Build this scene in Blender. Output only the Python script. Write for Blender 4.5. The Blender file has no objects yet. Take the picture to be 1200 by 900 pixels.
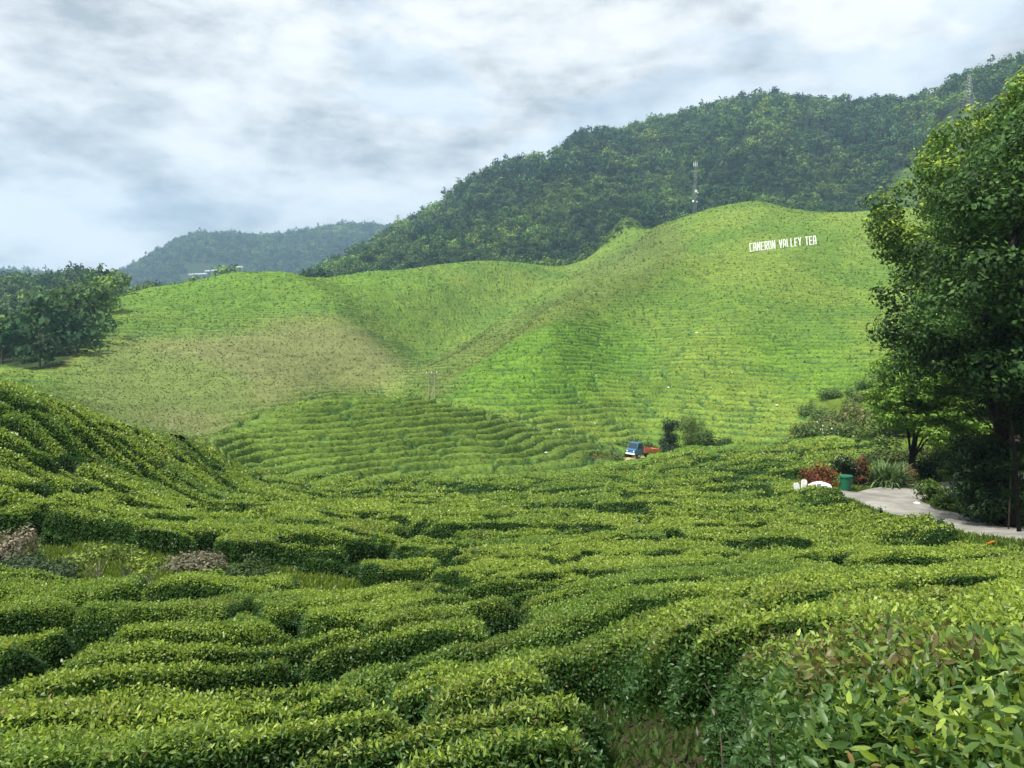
import bpy, bmesh, math, random
import numpy as np
from mathutils import Vector, Matrix
rng = np.random.default_rng(11)
random.seed(5)
scene = bpy.context.scene
COL = scene.collection
PI = math.pi
# ------------------------------------------------------------------ camera frame (photo 1200 x 900)
FPX = 900.0
PITCH = math.atan(50.0 / FPX)
cP, sP = math.cos(PITCH), math.sin(PITCH)
def ray(u, v):
    u = np.asarray(u, float); v = np.asarray(v, float)
    X = (u - 600) / FPX; yc = (450 - v) / FPX
    return X, cP + sP * yc, -sP + cP * yc
def az_tan(u, v):
    X, Y, Z = ray(u, v)
    return np.arctan2(X, Y), Z / np.hypot(X, Y)
def at(u, v, r):
    a, t = az_tan(u, v)
    return float(np.sin(a) * r), float(np.cos(a) * r), float(t * r)
def pix(x, y, z):
    d = cP * y - sP * z
    up = sP * y + cP * z
    d = np.where(d < 0.05, 0.05, d)
    return 600 + FPX * x / d, 450 - FPX * up / d
# ------------------------------------------------------------------ noise
_P = rng.permutation(4096).astype(np.int64)
_G = rng.random(4096)
def _h(ix, iy, s=0):
    return _G[_P[(ix + _P[(iy + s * 131) & 4095]) & 4095]]
def vnoise(x, y, s=0):
    ix = np.floor(x).astype(np.int64); iy = np.floor(y).astype(np.int64)
    fx = x - ix; fy = y - iy
    fx = fx * fx * fx * (fx * (fx * 6 - 15) + 10); fy = fy * fy * fy * (fy * (fy * 6 - 15) + 10)
    a = _h(ix, iy, s); b = _h(ix + 1, iy, s); c = _h(ix, iy + 1, s); d = _h(ix + 1, iy + 1, s)
    return (a + (b - a) * fx) * (1 - fy) + (c + (d - c) * fx) * fy
def fbm(x, y, s=0, o=3):
    t = 0; a = 1; n = 0
    for k in range(o):
        t = t + a * vnoise(x * 2 ** k + 17.3 * k, y * 2 ** k - 9.1 * k, s + k); n += a; a *= .5
    return t / n * 2 - 1
def sstep(a, b, x):
    t = np.clip((x - a) / (b - a), 0, 1); return t * t * (3 - 2 * t)
def inpoly(px, py, poly):
    c = np.zeros(np.shape(px), bool); n = len(poly)
    for i in range(n):
        x1, y1 = poly[i]; x2, y2 = poly[(i + 1) % n]
        if y1 == y2: continue
        m = (py > y1) != (py > y2)
        c ^= m & (px < (x2 - x1) * (py - y1) / (y2 - y1) + x1)
    return c
# ------------------------------------------------------------------ terrain table: ground height over (azimuth, log range)
TH = np.radians(np.linspace(-105, 105, 2101))
RMIN, RMAX, NR = 0.3, 3300.0, 3000
LR = np.linspace(math.log(RMIN), math.log(RMAX), NR)
def pchip_slopes(x, y):
    # x,y: (K, N) knots along axis 0
    h = np.diff(x, axis=0); d = np.diff(y, axis=0) / h
    m = np.zeros_like(y)
    w1 = 2 * h[1:] + h[:-1]; w2 = h[1:] + 2 * h[:-1]
    ok = d[1:] * d[:-1] > 0
    with np.errstate(divide='ignore', invalid='ignore'):
        hm = (w1 + w2) / (w1 / d[:-1] + w2 / d[1:])
    m[1:-1] = np.where(ok, hm, 0)
    m[0] = d[0]; m[-1] = d[-1]
    return m
def hermite(x, y, m, xq):
    k = np.clip(np.searchsorted(x, xq) - 1, 0, len(x) - 2)
    h = x[k + 1] - x[k]; t = np.clip((xq - x[k]) / h, 0, 1)
    return ((2*t**3 - 3*t**2 + 1) * y[k] + (t**3 - 2*t**2 + t) * h * m[k] + (-2*t**3 + 3*t**2) * y[k+1] + (t**3 - t**2) * h * m[k+1])
T = .85     # tea canopy height above ground
K = []
def curve(pts, off=T, zabs=None):
    """pts: (u, v, r[, off]) -> per-azimuth (r, z ground)"""
    a = []; rr = []; zz = []
    for p in pts:
        o = p[3] if len(p) > 3 else off
        th, t = az_tan(p[0], p[1]); a.append(th); rr.append(p[2]); zz.append(t * p[2] - o)
    a = np.array(a); rr = np.array(rr); zz = np.array(zz)
    def ip(y):
        m = pchip_slopes(a[:, None], y[:, None])[:, 0]
        q = np.clip(TH, a[0], a[-1])
        return hermite(a, y, m, q)
    r_ = ip(rr); z_ = ip(zz)
    K.append((r_, z_)); return r_, z_
K.append((np.full(TH.shape, .3), np.full(TH.shape, -1.72)))
curve([(-600,900,5),(0,900,4.6),(300,900,4.0),(600,900,2.9),(800,900,1.8),(900,900,1.6),(1000,900,1.5),(1200,900,1.5),(1700,900,1.5)])
curve([(-600,760,9),(0,760,9),(300,760,8.2),(600,760,6.2),(720,760,5.0),(830,760,3.5),(1000,760,3.0),(1200,760,2.9),(1700,760,2.9)])
curve([(-600,690,16),(0,690,16),(300,690,15),(600,690,12.5),(720,690,9.5),(830,690,6.6),(1000,690,5.8),(1200,690,5.2),(1700,690,5)])
curve([(-600,640,19),(0,640,20),(300,640,22),(600,640,23),(800,640,21),(1000,640,18),(1200,645,16),(1700,640,16)])
curve([(-600,600,21.5),(0,618,22.3),(150,618,23.6),(300,620,26.5),(600,617,30),(800,617,29),(900,616,30),(960,608,36),(1000,604,38),(1060,606,38.5),(1100,612,37.5),(1200,643,31.5),(1700,660,28.5)])
curve([(-600,560,24),(-300,590,24),(0,600,25),(150,605,27),(300,602,32),(600,600,38),(800,600,37),(900,600,38),(1000,591,45,0),(1060,592,45,0),(1100,597,44,0),(1200,628,37,0),(1700,640,34,0)])
curve([(-600,470,30),(-300,500,31),(0,528,32),(100,550,34),(200,568,39),(300,577,47),(400,580,58),(600,570,62),(800,562,66),(900,560,67),(1000,548,70),(1060,545,70,0),(1100,545,72,0),(1200,540,72,0),(1700,530,72,0)])
k7r, k7z = curve([(-600,330,42),(-300,390,42),(0,442,41),(60,464,42),(130,489,45),(200,507,50),(250,528,58),(300,552,70),(400,557,72),(500,556,74),(600,553,77),(700,548,84),(760,540,92),(800,530,96),(900,519,96),(1000,512,95),(1100,505,95),(1200,495,95,0),(1700,480,95,0)])
k8r, k8z = curve([(-600,400,85),(-300,430,85),(0,478,88),(100,500,90),(200,516,86),(250,507,85),(300,484,88),(380,461,93),(470,457,96),(560,474,100),(640,502,105),(700,517,109),(760,528,113),(800,524,111),(900,517,112),(1000,502,112),(1100,492,112),(1200,480,112,0),(1700,470,112,0)])
k9r, k9z = curve([(-600,400,115),(0,446,118),(60,462,116),(100,476,112),(150,492,110),(200,507,107),(250,509,106),(300,494,112),(380,473,118),(470,470,120),(560,482,123),(640,508,124),(700,520,126),(760,524,127),(800,512,122),(900,503,124),(1000,486,126),(1100,470,126),(1200,455,126,0),(1700,440,126,0)])
curve([(-600,420,180),(0,432,180),(100,428,180),(200,440,170),(300,424,180),(400,420,185),(490,418,190),(560,422,188),(600,420,180),(650,405,178),(700,415,175),(800,430,172),(900,425,170),(1000,412,170),(1100,398,170),(1200,380,170,0),(1700,360,170,0)])
curve([(-600,425,225),(0,424,225),(100,390,240),(200,385,240),(300,368,248),(400,372,258),(500,370,275),(600,362,285),(700,350,290),(740,335,292),(800,330,278),(900,325,268),(1000,322,262),(1100,315,262),(1200,300,262,0),(1700,280,262,0)])
k11r, k11z = curve([(-600,415,280),(-100,415,280),(0,412,280),(70,400,290),(110,358,300),(150,345,305),(200,336,310),(300,321,320),(360,326,330),(450,318,350),(560,304,370),(640,298,385),(690,291,400),(735,276,415),(772,265,415),(800,258,408),(835,247,402),(885,239,400),(925,248,395),(1000,252,380),(1100,245,370),(1200,235,370),(1700,200,360)])
curve([(-600,370,370),(0,372,370),(60,362,370),(110,350,375),(150,356,375),(200,352,375),(300,340,385),(450,335,410),(560,322,430),(640,314,450),(690,305,465),(710,262,495),(735,229,500),(757,252,495),(775,284,490),(800,277,470),(885,255,460),(1000,264,450),(1100,250,450),(1200,232,450),(1700,195,450)], off=8)
curve([(-600,345,520),(0,345,520),(60,340,520),(110,330,520),(150,345,520),(200,348,560),(300,345,600),(450,300,620),(560,268,640),(640,240,640),(690,228,640),(800,215,640),(885,195,640),(1000,212,640),(1060,200,640),(1150,128,640),(1200,115,640),(1700,60,640)], off=10)
k14r, k14z = curve([(-600,370,800),(0,370,800),(200,365,800),(300,345,820),(360,322,840),(400,300,850),(437,280,870),(470,263,890),(500,246,900),(537,228,920),(560,211,940),(600,197,960),(648,186,980),(664,165,1000),(700,155,1020),(760,140,1040),(830,127,1060),(900,115,1080),(960,121,1090),(1000,122,1100),(1060,122,1110),(1100,122,1120),(1130,112,1130),(1200,94,1150),(1300,70,1180),(1700,-10,1200)], off=26)
curve([(-600,380,1500),(150,378,1500),(250,370,1500),(400,360,1500),(500,350,1500),(700,260,1500),(1100,200,1500),(1700,100,1500)], off=13)
curve([(-600,315,2500),(-100,318,2500),(0,321,2500),(60,324,2500),(110,328,2500),(150,318,2500),(180,301,2500),(230,278,2500),(300,281,2500),(350,276,2500),(400,268,2500),(437,266,2500),(480,272,2500),(600,300,2500),(1700,300,2500)], off=16)
curve([(-600,400,RMAX+30),(1700,400,RMAX+30)], off=0)
KR = np.log(np.array([k[0] for k in K])); KZ = np.array([k[1] for k in K])
KM = pchip_slopes(KR, KZ)
TAB = np.zeros((len(TH), NR))
for i in range(len(TH)):
    TAB[i] = hermite(KR[:, i], KZ[:, i], KM[:, i], LR)
def gauss_smooth(A, sig, axis):
    k = int(sig * 3); w = np.exp(-.5 * (np.arange(-k, k + 1) / sig) ** 2); w /= w.sum()
    P = np.pad(A, [(k, k) if a == axis else (0, 0) for a in range(2)], mode='edge')
    return sum(w[j] * (P[j:j + A.shape[0]] if axis == 0 else P[:, j:j + A.shape[1]]) for j in range(2 * k + 1))
TAB = gauss_smooth(TAB, 6, 1); TAB = gauss_smooth(TAB, 5, 0)
# relief: folds of the hills
TX = np.sin(TH)[:, None] * np.exp(LR)[None]; TY = np.cos(TH)[:, None] * np.exp(LR)[None]
RR = np.exp(LR)[None] + 0 * TX
def line_relief(pts, amp, wid, side=0):
    global TAB
    P = [at(u, v, r)[:2] for u, v, r in pts]
    best = np.full(TX.shape, 1e9)
    for (x1, y1), (x2, y2) in zip(P[:-1], P[1:]):
        dx, dy = x2 - x1, y2 - y1; L2 = dx * dx + dy * dy
        t = np.clip(((TX - x1) * dx + (TY - y1) * dy) / L2, 0, 1)
        best = np.minimum(best, np.hypot(TX - x1 - t * dx, TY - y1 - t * dy))
    TAB = TAB + amp * np.exp(-(best / wid) ** 2)
line_relief([(525,462,128),(590,415,175),(650,378,215),(720,372,240),(790,322,280)], 10, 15)      # main bright spur
line_relief([(478,450,140),(560,400,200),(640,350,270),(690,325,310)], 6.0, 16)                     # second spur
line_relief([(500,470,128),(560,425,175),(640,378,240),(710,340,300)], -10, 13)                     # fold between
line_relief([(440,455,130),(455,400,210),(520,360,280),(600,330,330),(690,300,390)], -12, 20)
line_relief([(340,345,285),(390,355,268),(440,390,220)], 5.5, 16)
line_relief([(150,430,190),(170,380,260)], 3, 20)
line_relief([(790,430,170),(840,380,215),(900,330,270)], 3, 18)
line_relief([(930,480,130),(960,400,190),(985,320,265)], -2.5, 16)
line_relief([(880,430,170),(910,370,215),(920,300,300)], 2.0, 20)
line_relief([(800,480,135),(740,430,170),(745,400,205)], -2.0, 10)
wf = sstep(420, 560, RR) * (1 - .85 * sstep(760, 960, RR) * (1 - sstep(1250, 1400, RR)))
TAB += wf * (26 * fbm(TX / 170, TY / 170, 3, 3) + 7 * fbm(TX / 50, TY / 50, 6, 2)) * (1 - .8 * sstep(1900, 2400, RR))
ws = sstep(110, 170, RR) * (1 - sstep(330, 400, RR))
TAB += ws * (1.6 * fbm(TX / 34, TY / 34, 8, 2) + .5 * fbm(TX / 11, TY / 11, 9, 2))
wn = sstep(6, 20, RR) * (1 - sstep(90, 110, RR))
TAB += wn * (.35 * fbm(TX / 9, TY / 9, 12, 2))
def ground(x, y):
    x = np.asarray(x, float); y = np.asarray(y, float)
    th = np.arctan2(x, y); lr = np.log(np.maximum(np.hypot(x, y), RMIN))
    a = np.clip((th - TH[0]) / (TH[1] - TH[0]), 0, len(TH) - 1.001); b = np.clip((lr - LR[0]) / (LR[1] - LR[0]), 0, NR - 1.001)
    i = a.astype(int); j = b.astype(int); fa = a - i; fb = b - j
    return (TAB[i, j] * (1 - fa) * (1 - fb) + TAB[i + 1, j] * fa * (1 - fb) + TAB[i, j + 1] * (1 - fa) * fb + TAB[i + 1, j + 1] * fa * fb)
def curve_r(kr, th):
    return np.interp(th, TH, kr)
def cast(u, v, rmin=1.5, rmax=3200, h=0.0):
    """first ground point along the pixel ray, h above the ground"""
    a, t = az_tan(u, v)
    r = np.exp(np.linspace(math.log(rmin), math.log(rmax), 6000))
    z = t * r - ground(np.sin(a) * r, np.cos(a) * r) - h
    k = np.argmax(z < 0) if (z < 0).any() else -1
    return float(np.sin(a) * r[k]), float(np.cos(a) * r[k])
def gz(x, y): return float(ground(x, y))
def on(u, r, v=500):
    """point of the ground at picture column u and range r"""
    a, t = az_tan(u, v); x, y = float(np.sin(a) * r), float(np.cos(a) * r)
    return x, y, gz(x, y)
# ------------------------------------------------------------------ materials
MATS = {}
def nmat(name):
    m = bpy.data.materials.new(name); m.use_nodes = True
    nt = m.node_tree; nt.nodes.clear(); MATS[name] = m
    return m, nt
def nd(nt, t, **kw):
    n = nt.nodes.new(t)
    for k, v in kw.items():
        if k.startswith('i_'):
            n.inputs[k[2:].replace('_', ' ')].default_value = v
        else: setattr(n, k, v)
    return n
def plain(name, col, rough=.6, metal=0, var=.15, scale=6.0, bump=.02, spec=.4):
    m, nt = nmat(name); L = nt.links.new
    o = nd(nt, 'ShaderNodeOutputMaterial'); p = nd(nt, 'ShaderNodeBsdfPrincipled')
    p.inputs['Roughness'].default_value = rough; p.inputs['Metallic'].default_value = metal
    p.inputs['Specular IOR Level'].default_value = spec
    tc = nd(nt, 'ShaderNodeTexCoord'); n = nd(nt, 'ShaderNodeTexNoise'); n.inputs['Scale'].default_value = scale; n.inputs['Detail'].default_value = 5
    L(tc.outputs['Object'], n.inputs['Vector'])
    r = nd(nt, 'ShaderNodeValToRGB')
    c = np.array(col)
    r.color_ramp.elements[0].position = .3; r.color_ramp.elements[1].position = .7
    r.color_ramp.elements[0].color = (*np.clip(c * (1 - var), 0, 1), 1); r.color_ramp.elements[1].color = (*np.clip(c * (1 + var), 0, 1), 1)
    L(n.outputs['Fac'], r.inputs['Fac']); L(r.outputs['Color'], p.inputs['Base Color'])
    b = nd(nt, 'ShaderNodeBump'); b.inputs['Strength'].default_value = .4; b.inputs['Distance'].default_value = bump
    L(n.outputs['Fac'], b.inputs['Height']); L(b.outputs['Normal'], p.inputs['Normal'])
    L(p.outputs['BSDF'], o.inputs['Surface'])
    return m
def leafmat(name, rough=.45, trans=.35, spec=.38, hue=.0, noise=0, inst=False, gain=1.0):
    """leaf shader: colour from the mesh's own leaf colours"""
    m, nt = nmat(name); L = nt.links.new
    o = nd(nt, 'ShaderNodeOutputMaterial'); p = nd(nt, 'ShaderNodeBsdfPrincipled')
    p.inputs['Roughness'].default_value = rough; p.inputs['Specular IOR Level'].default_value = spec
    a = nd(nt, 'ShaderNodeAttribute'); a.attribute_name = 'Col'
    src = a.outputs['Color']
    if inst:
        oi = nd(nt, 'ShaderNodeObjectInfo'); r = nd(nt, 'ShaderNodeValToRGB')
        cr = r.color_ramp
        cr.elements[0].position = 0; cr.elements[0].color = (.45, .55, .52, 1)
        cr.elements[1].position = 1; cr.elements[1].color = (1.8, 1.6, 1.15, 1)
        for pos, c in ((.25, (.65, .78, .72, 1)), (.55, (1.0, 1.05, .95, 1)), (.8, (1.35, 1.35, 1.0, 1)), (.93, (1.6, 1.5, 1.1, 1))):
            e = cr.elements.new(pos); e.color = c
        L(oi.outputs['Random'], r.inputs['Fac'])
        mx = nd(nt, 'ShaderNodeMix', data_type='RGBA', blend_type='MULTIPLY'); mx.inputs[0].default_value = 1
        L(src, mx.inputs[6]); L(r.outputs['Color'], mx.inputs[7])
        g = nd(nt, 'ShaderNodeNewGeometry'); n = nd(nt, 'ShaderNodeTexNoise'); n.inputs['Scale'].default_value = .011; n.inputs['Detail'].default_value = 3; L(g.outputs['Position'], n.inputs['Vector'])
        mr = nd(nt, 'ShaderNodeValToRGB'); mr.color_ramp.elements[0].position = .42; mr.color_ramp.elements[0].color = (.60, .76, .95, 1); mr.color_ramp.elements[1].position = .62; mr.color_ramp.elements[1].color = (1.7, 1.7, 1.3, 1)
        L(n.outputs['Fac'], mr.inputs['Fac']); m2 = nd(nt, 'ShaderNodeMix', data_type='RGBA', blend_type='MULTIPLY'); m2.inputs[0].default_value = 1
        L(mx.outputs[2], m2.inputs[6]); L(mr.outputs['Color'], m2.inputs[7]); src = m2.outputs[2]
    if noise:
        g = nd(nt, 'ShaderNodeNewGeometry'); n = nd(nt, 'ShaderNodeTexNoise'); n.inputs['Scale'].default_value = noise; n.inputs['Detail'].default_value = 6
        n.inputs['Roughness'].default_value = .65
        L(g.outputs['Position'], n.inputs['Vector'])
        mr = nd(nt, 'ShaderNodeMapRange'); mr.inputs[1].default_value = .3; mr.inputs[2].default_value = .7; mr.inputs[3].default_value = .55; mr.inputs[4].default_value = 1.45
        L(n.outputs['Fac'], mr.inputs[0])
        vm = nd(nt, 'ShaderNodeVectorMath', operation='SCALE'); L(src, vm.inputs[0]); L(mr.outputs[0], vm.inputs['Scale']); src = vm.outputs[0]
        bp = nd(nt, 'ShaderNodeBump'); bp.inputs['Strength'].default_value = .9; bp.inputs['Distance'].default_value = .25
        L(n.outputs['Fac'], bp.inputs['Height']); L(bp.outputs['Normal'], p.inputs['Normal'])
    L(src, p.inputs['Base Color'])
    t = nd(nt, 'ShaderNodeBsdfTranslucent')
    ml = nd(nt, 'ShaderNodeVectorMath', operation='MULTIPLY'); ml.inputs[1].default_value = (1.2, 1.25, .8); L(src, ml.inputs[0]); L(ml.outputs[0], t.inputs['Color'])
    mi = nd(nt, 'ShaderNodeMixShader'); mi.inputs[0].default_value = trans
    L(p.outputs['BSDF'], mi.inputs[1]); L(t.outputs['BSDF'], mi.inputs[2]); L(mi.outputs[0], o.inputs['Surface'])
    return m
M_LEAF = leafmat('tea_leaf', rough=.42, trans=.42)
M_CORE = leafmat('bush_core', rough=1.0, trans=0, spec=0.0, noise=9)
M_TEAFAR = leafmat('tea_canopy', rough=.75, trans=.0, spec=.12, noise=2.2)
M_TREE = leafmat('tree_leaf', rough=.6, trans=.25, spec=.2)
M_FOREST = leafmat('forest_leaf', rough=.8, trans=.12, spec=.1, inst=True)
M_WOOD = plain('tea_wood', (.065, .055, .042), .85, var=.4, scale=30, spec=.1)
M_BARK = plain('bark', (.10, .08, .06), .9, var=.45, scale=9, bump=.05, spec=.1)
M_PALEBARK = plain('pale_bark', (.33, .30, .24), .9, var=.3, scale=6, spec=.1)
M_WHITE = plain('white_paint', (.80, .80, .78), .5, var=.04)
M_STEEL = plain('galvanised_steel', (.45, .47, .48), .45, metal=.5, var=.1)
M_GREY = plain('grey_concrete', (.36, .35, .33), .8, var=.12)
# ------------------------------------------------------------------ mesh building
def mk(name, V, Q, mat, col=None, smooth=False, tris=None, mats=None, mi=None):
    me = bpy.data.meshes.new(name)
    V = np.asarray(V, np.float32); Q = np.asarray(Q, np.int32)
    k = Q.shape[1] if len(Q) else 4
    me.vertices.add(len(V)); me.vertices.foreach_set('co', V.ravel())
    me.loops.add(Q.size); me.loops.foreach_set('vertex_index', Q.ravel())
    me.polygons.add(len(Q)); me.polygons.foreach_set('loop_start', np.arange(0, Q.size, k, dtype=np.int32))
    if smooth: me.polygons.foreach_set('use_smooth', np.ones(len(Q), bool))
    if mi is not None: me.polygons.foreach_set('material_index', np.asarray(mi, np.int32))
    if col is not None:
        c = np.ones((len(V), 4), np.float32); c[:, :3] = col
        at_ = me.color_attributes.new('Col', 'FLOAT_COLOR', 'POINT'); at_.data.foreach_set('color', c.ravel())
    for m in (mats or [mat]): me.materials.append(m)
    me.update(calc_edges=True)
    return me
def link(name, me, parent=None, loc=None):
    o = bpy.data.objects.new(name, me); COL.objects.link(o)
    if parent: o.parent = parent
    if loc is not None: o.location = loc
    return o
def tag(o, label=None, cat=None, group=None, kind=None):
    if label: o['label'] = label
    if cat: o['category'] = cat
    if group: o['group'] = group
    if kind: o['kind'] = kind
    return o
def empty(name, loc, rz=0):
    o = bpy.data.objects.new(name, None); COL.objects.link(o); o.location = loc; o.rotation_euler = (0, 0, rz); o.empty_display_size = .3
    return o
class MB:
    def __init__(s): s.v = []; s.f = []; s.n = 0
    def add(s, V, F):
        s.v.append(np.asarray(V, float)); s.f += [tuple(i + s.n for i in f) for f in F]; s.n += len(V); return s
    def box(s, c, d, R=None, taper=1.0, bev=0):
        x, y, z = d[0] / 2, d[1] / 2, d[2] / 2
        V = np.array([(sx * x * (taper if sz > 0 else 1), sy * y * (taper if sz > 0 else 1), sz * z) for sz in (-1, 1) for sx, sy in ((-1, -1), (1, -1), (1, 1), (-1, 1))])
        if R is not None: V = V @ np.array(R).T
        return s.add(V + np.array(c), [(3, 2, 1, 0), (4, 5, 6, 7), (0, 1, 5, 4), (1, 2, 6, 5), (2, 3, 7, 6), (3, 0, 4, 7)])
    def tube(s, pts, rad, seg=8, cap=True):
        pts = [Vector(p) for p in pts]; V = []; F = []
        rad = rad if hasattr(rad, '__len__') else [rad] * len(pts)
        for i, p in enumerate(pts):
            d = (pts[min(i + 1, len(pts) - 1)] - pts[max(i - 1, 0)]).normalized()
            a = d.cross(Vector((.13, .99, .07)) if abs(d.y) < .9 else Vector((1, 0, 0))).normalized(); b = d.cross(a)
            for k in range(seg):
                t = 2 * PI * k / seg; V.append(tuple(p + (a * math.cos(t) + b * math.sin(t)) * rad[i]))
        for i in range(len(pts) - 1):
            for k in range(seg):
                k2 = (k + 1) % seg; F.append((i * seg + k, i * seg + k2, (i + 1) * seg + k2, (i + 1) * seg + k))
        if cap: F.append(tuple(range(seg - 1, -1, -1))); F.append(tuple((len(pts) - 1) * seg + k for k in range(seg)))
        return s.add(V, F)
    def ext(s, poly, y0, y1, R=None, off=(0, 0, 0)):
        """polygon in xz extruded along y"""
        n = len(poly); V = np.array([(x, y0, z) for x, z in poly] + [(x, y1, z) for x, z in poly])
        if R is not None: V = V @ np.array(R).T
        return s.add(V + np.array(off), [tuple(range(n)), tuple(range(2 * n - 1, n - 1, -1))] + [(i, i + n, (i + 1) % n + n, (i + 1) % n) for i in range(n)])
    def build(s, name, mat, parent=None, loc=None, smooth=False, bevel=0):
        me = bpy.data.meshes.new(name); me.from_pydata(np.concatenate(s.v).tolist(), [], s.f); me.materials.append(mat)
        bm = bmesh.new(); bm.from_mesh(me); bmesh.ops.recalc_face_normals(bm, faces=bm.faces); bm.to_mesh(me); bm.free()
        if smooth:
            for p in me.polygons: p.use_smooth = True
        me.update(); o = link(name, me, parent, loc)
        if bevel:
            b = o.modifiers.new('bevel', 'BEVEL'); b.width = bevel; b.segments = 2; b.limit_method = 'ANGLE'
        return o
def unit(v): return v / np.maximum(np.linalg.norm(v, axis=-1, keepdims=True), 1e-9)
def leaf_quads(P, D, W, L, wd):
    """rhombic leaves: base P, direction D, side vector W, length L, width wd -> verts (n*4), quads"""
    n = len(P); L = np.asarray(L).reshape(-1, 1); wd = np.asarray(wd).reshape(-1, 1)
    V = np.stack([P, P + D * L * .45 + W * wd * .5, P + D * L, P + D * L * .45 - W * wd * .5], 1)
    return V.reshape(-1, 3), np.arange(n * 4).reshape(n, 4)
def leaf_big(P, D, W, L, wd):
    """curved leaves folded along the midrib: 4 stations x 3 -> 12 verts, 6 quads"""
    n = len(P); N = unit(np.cross(D, W)); N *= np.sign(N[:, 2:3] + 1e-6)
    L = np.asarray(L).reshape(-1, 1); wd = np.asarray(wd).reshape(-1, 1)
    bend = rng.uniform(-.05, .35, (n, 1)); st = [(0, .06), (.3, .9), (.68, .8), (1.0, .05)]; out = []
    for t, w in st:
        c = P + D * L * t - N * L * bend * t * t
        out += [c + W * wd * .5 * w + N * wd * .13 * w, c, c - W * wd * .5 * w + N * wd * .13 * w]
    V = np.stack(out, 1).reshape(-1, 3); q = []
    for i in range(3):
        for j in range(2):
            a = i * 3 + j; q.append((a, a + 1, a + 4, a + 3))
    Q = (np.arange(n)[:, None, None] * 12 + np.array(q)[None]).reshape(-1, 4)
    return V, Q
def rand_dirs(n, up=.5, N=None):
    d = rng.normal(size=(n, 3)); d = unit(d)
    b = np.array([0, 0, 1.0]) if N is None else N
    d = unit(d + b * up)
    w = unit(np.cross(d, rng.normal(size=(n, 3))))
    return d, w
# ------------------------------------------------------------------ land-use masks
ROAD_PIX = [(1600,640,33),(1350,634,34.5),(1200,627,36.8),(1130,613,39.5),(1075,602,42.5),(1045,594,44.8),(1040,587,46.8),(1065,579,49.5),(1110,569,53.5),(1160,561,58),(1230,552,64)]
RC = []
def build_road():
    P = [np.array(at(u, v, r)[:2]) for u, v, r in ROAD_PIX]
    # Catmull-Rom
    out = []
    for i in range(len(P) - 1):
        p0 = P[max(i - 1, 0)]; p1 = P[i]; p2 = P[i + 1]; p3 = P[min(i + 2, len(P) - 1)]
        for t in np.linspace(0, 1, 8, endpoint=False):
            out.append(.5 * ((2 * p1) + (-p0 + p2) * t + (2 * p0 - 5 * p1 + 4 * p2 - p3) * t * t + (-p0 + 3 * p1 - 3 * p2 + p3) * t ** 3))
    out.append(P[-1]); return np.array(out)
RC = build_road()
RC_SPUR = np.array([at(1045, 592, 45)[:2], at(1010, 588, 46)[:2], at(970, 586, 46.5)[:2]])
def dist_line(x, y, P):
    best = np.full(np.shape(x), 1e9)
    for (x1, y1), (x2, y2) in zip(P[:-1], P[1:]):
        dx, dy = x2 - x1, y2 - y1; L2 = dx * dx + dy * dy + 1e-9
        t = np.clip(((x - x1) * dx + (y - y1) * dy) / L2, 0, 1)
        best = np.minimum(best, np.hypot(x - x1 - t * dx, y - y1 - t * dy))
    return best
TRUCK = at(754, 541, 108)
TRACK = np.array([on(735,99)[:2], on(742,103)[:2], on(752,107)[:2], on(768,113)[:2], on(790,118)[:2], on(830,122)[:2]])
DIRT_C = on(738, 97)[:2]
# level the ground under the road
def soften_road():
    global TAB
    sel = (RR > 25) & (RR < 80) & (TH[:, None] > .3)
    d = np.full(TX.shape, 1e9); d[sel] = dist_line(TX[sel], TY[sel], RC)
    w = 1 - sstep(2.2, 6, d)
    best = np.full(TX.shape, 1e9); zz = np.zeros(TX.shape)
    cz = ground(RC[:, 0], RC[:, 1]); k = np.ones(9) / 9; cz = np.convolve(np.pad(cz, 4, mode='edge'), k, 'valid')
    for (x, y), z in zip(RC, cz):
        dd = np.where(sel, np.hypot(TX - x, TY - y), 1e9); m = dd < best; best[m] = dd[m]; zz[m] = z
    TAB = TAB * (1 - w) + zz * w
soften_road()
GROVE = [(-400,250),(145,250),(146,335),(124,368),(112,395),(76,432),(40,434),(-20,424),(-400,424)]
TEAPATCH = [(1030,232),(1062,198),(1085,168),(1110,140),(1165,118),(1230,100),(1230,300),(1030,300)]
PALESPUR = [(985,258),(1010,240),(1040,225),(1060,300),(985,300)]
CONE = [(690,300),(712,272),(735,243),(756,262),(778,284),(778,300)]
GRASSY = [(62,650),(105,640),(190,662),(250,672),(285,700),(225,722),(120,715),(70,690)]
def tea_mask_near(x, y, u, v):
    m = np.ones(x.shape, bool)
    m &= dist_line(x, y, RC) > 2.5
    m &= dist_line(x, y, RC_SPUR) > 1.6
    m &= dist_line(x, y, TRACK) > 1.9
    m &= np.hypot(x - DIRT_C[0], y - DIRT_C[1]) > 5.6
    a = np.arctan2(x, y); r = np.hypot(x, y)
    # right of / behind the road: no tea (verge, shrubs)
    rn = np.interp(a, ROADA, ROADR)
    m &= ~((a > ROADA[0]) & (r > rn))
    gx, gy = GRASS_C
    e = ((x - gx) / 5.6) ** 2 + ((y - gy) / 3.1) ** 2 + .3 * fbm(x / 1.7, y / 1.7, 31, 2)
    m &= e > 1
    return m
GRASS_C = cast(165, 678, h=.1)
ROADA = np.array([az_tan(u, 600)[0] for u in (930, 985, 1030, 1045, 1075, 1130, 1200, 1350, 1700)])
ROADR = np.array([46, 43.5, 40.5, 39.5, 37.5, 34, 31, 30, 28.5])
# the tea field beyond the shrubs (pixel 800..1040, 515..590): right side limit
def beyond_field(x, y, u, v):
    a = np.arctan2(x, y); r = np.hypot(x, y)
    lim = az_tan(1035, 550)[0]
    return (a < lim) & (r > 52) 
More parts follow.
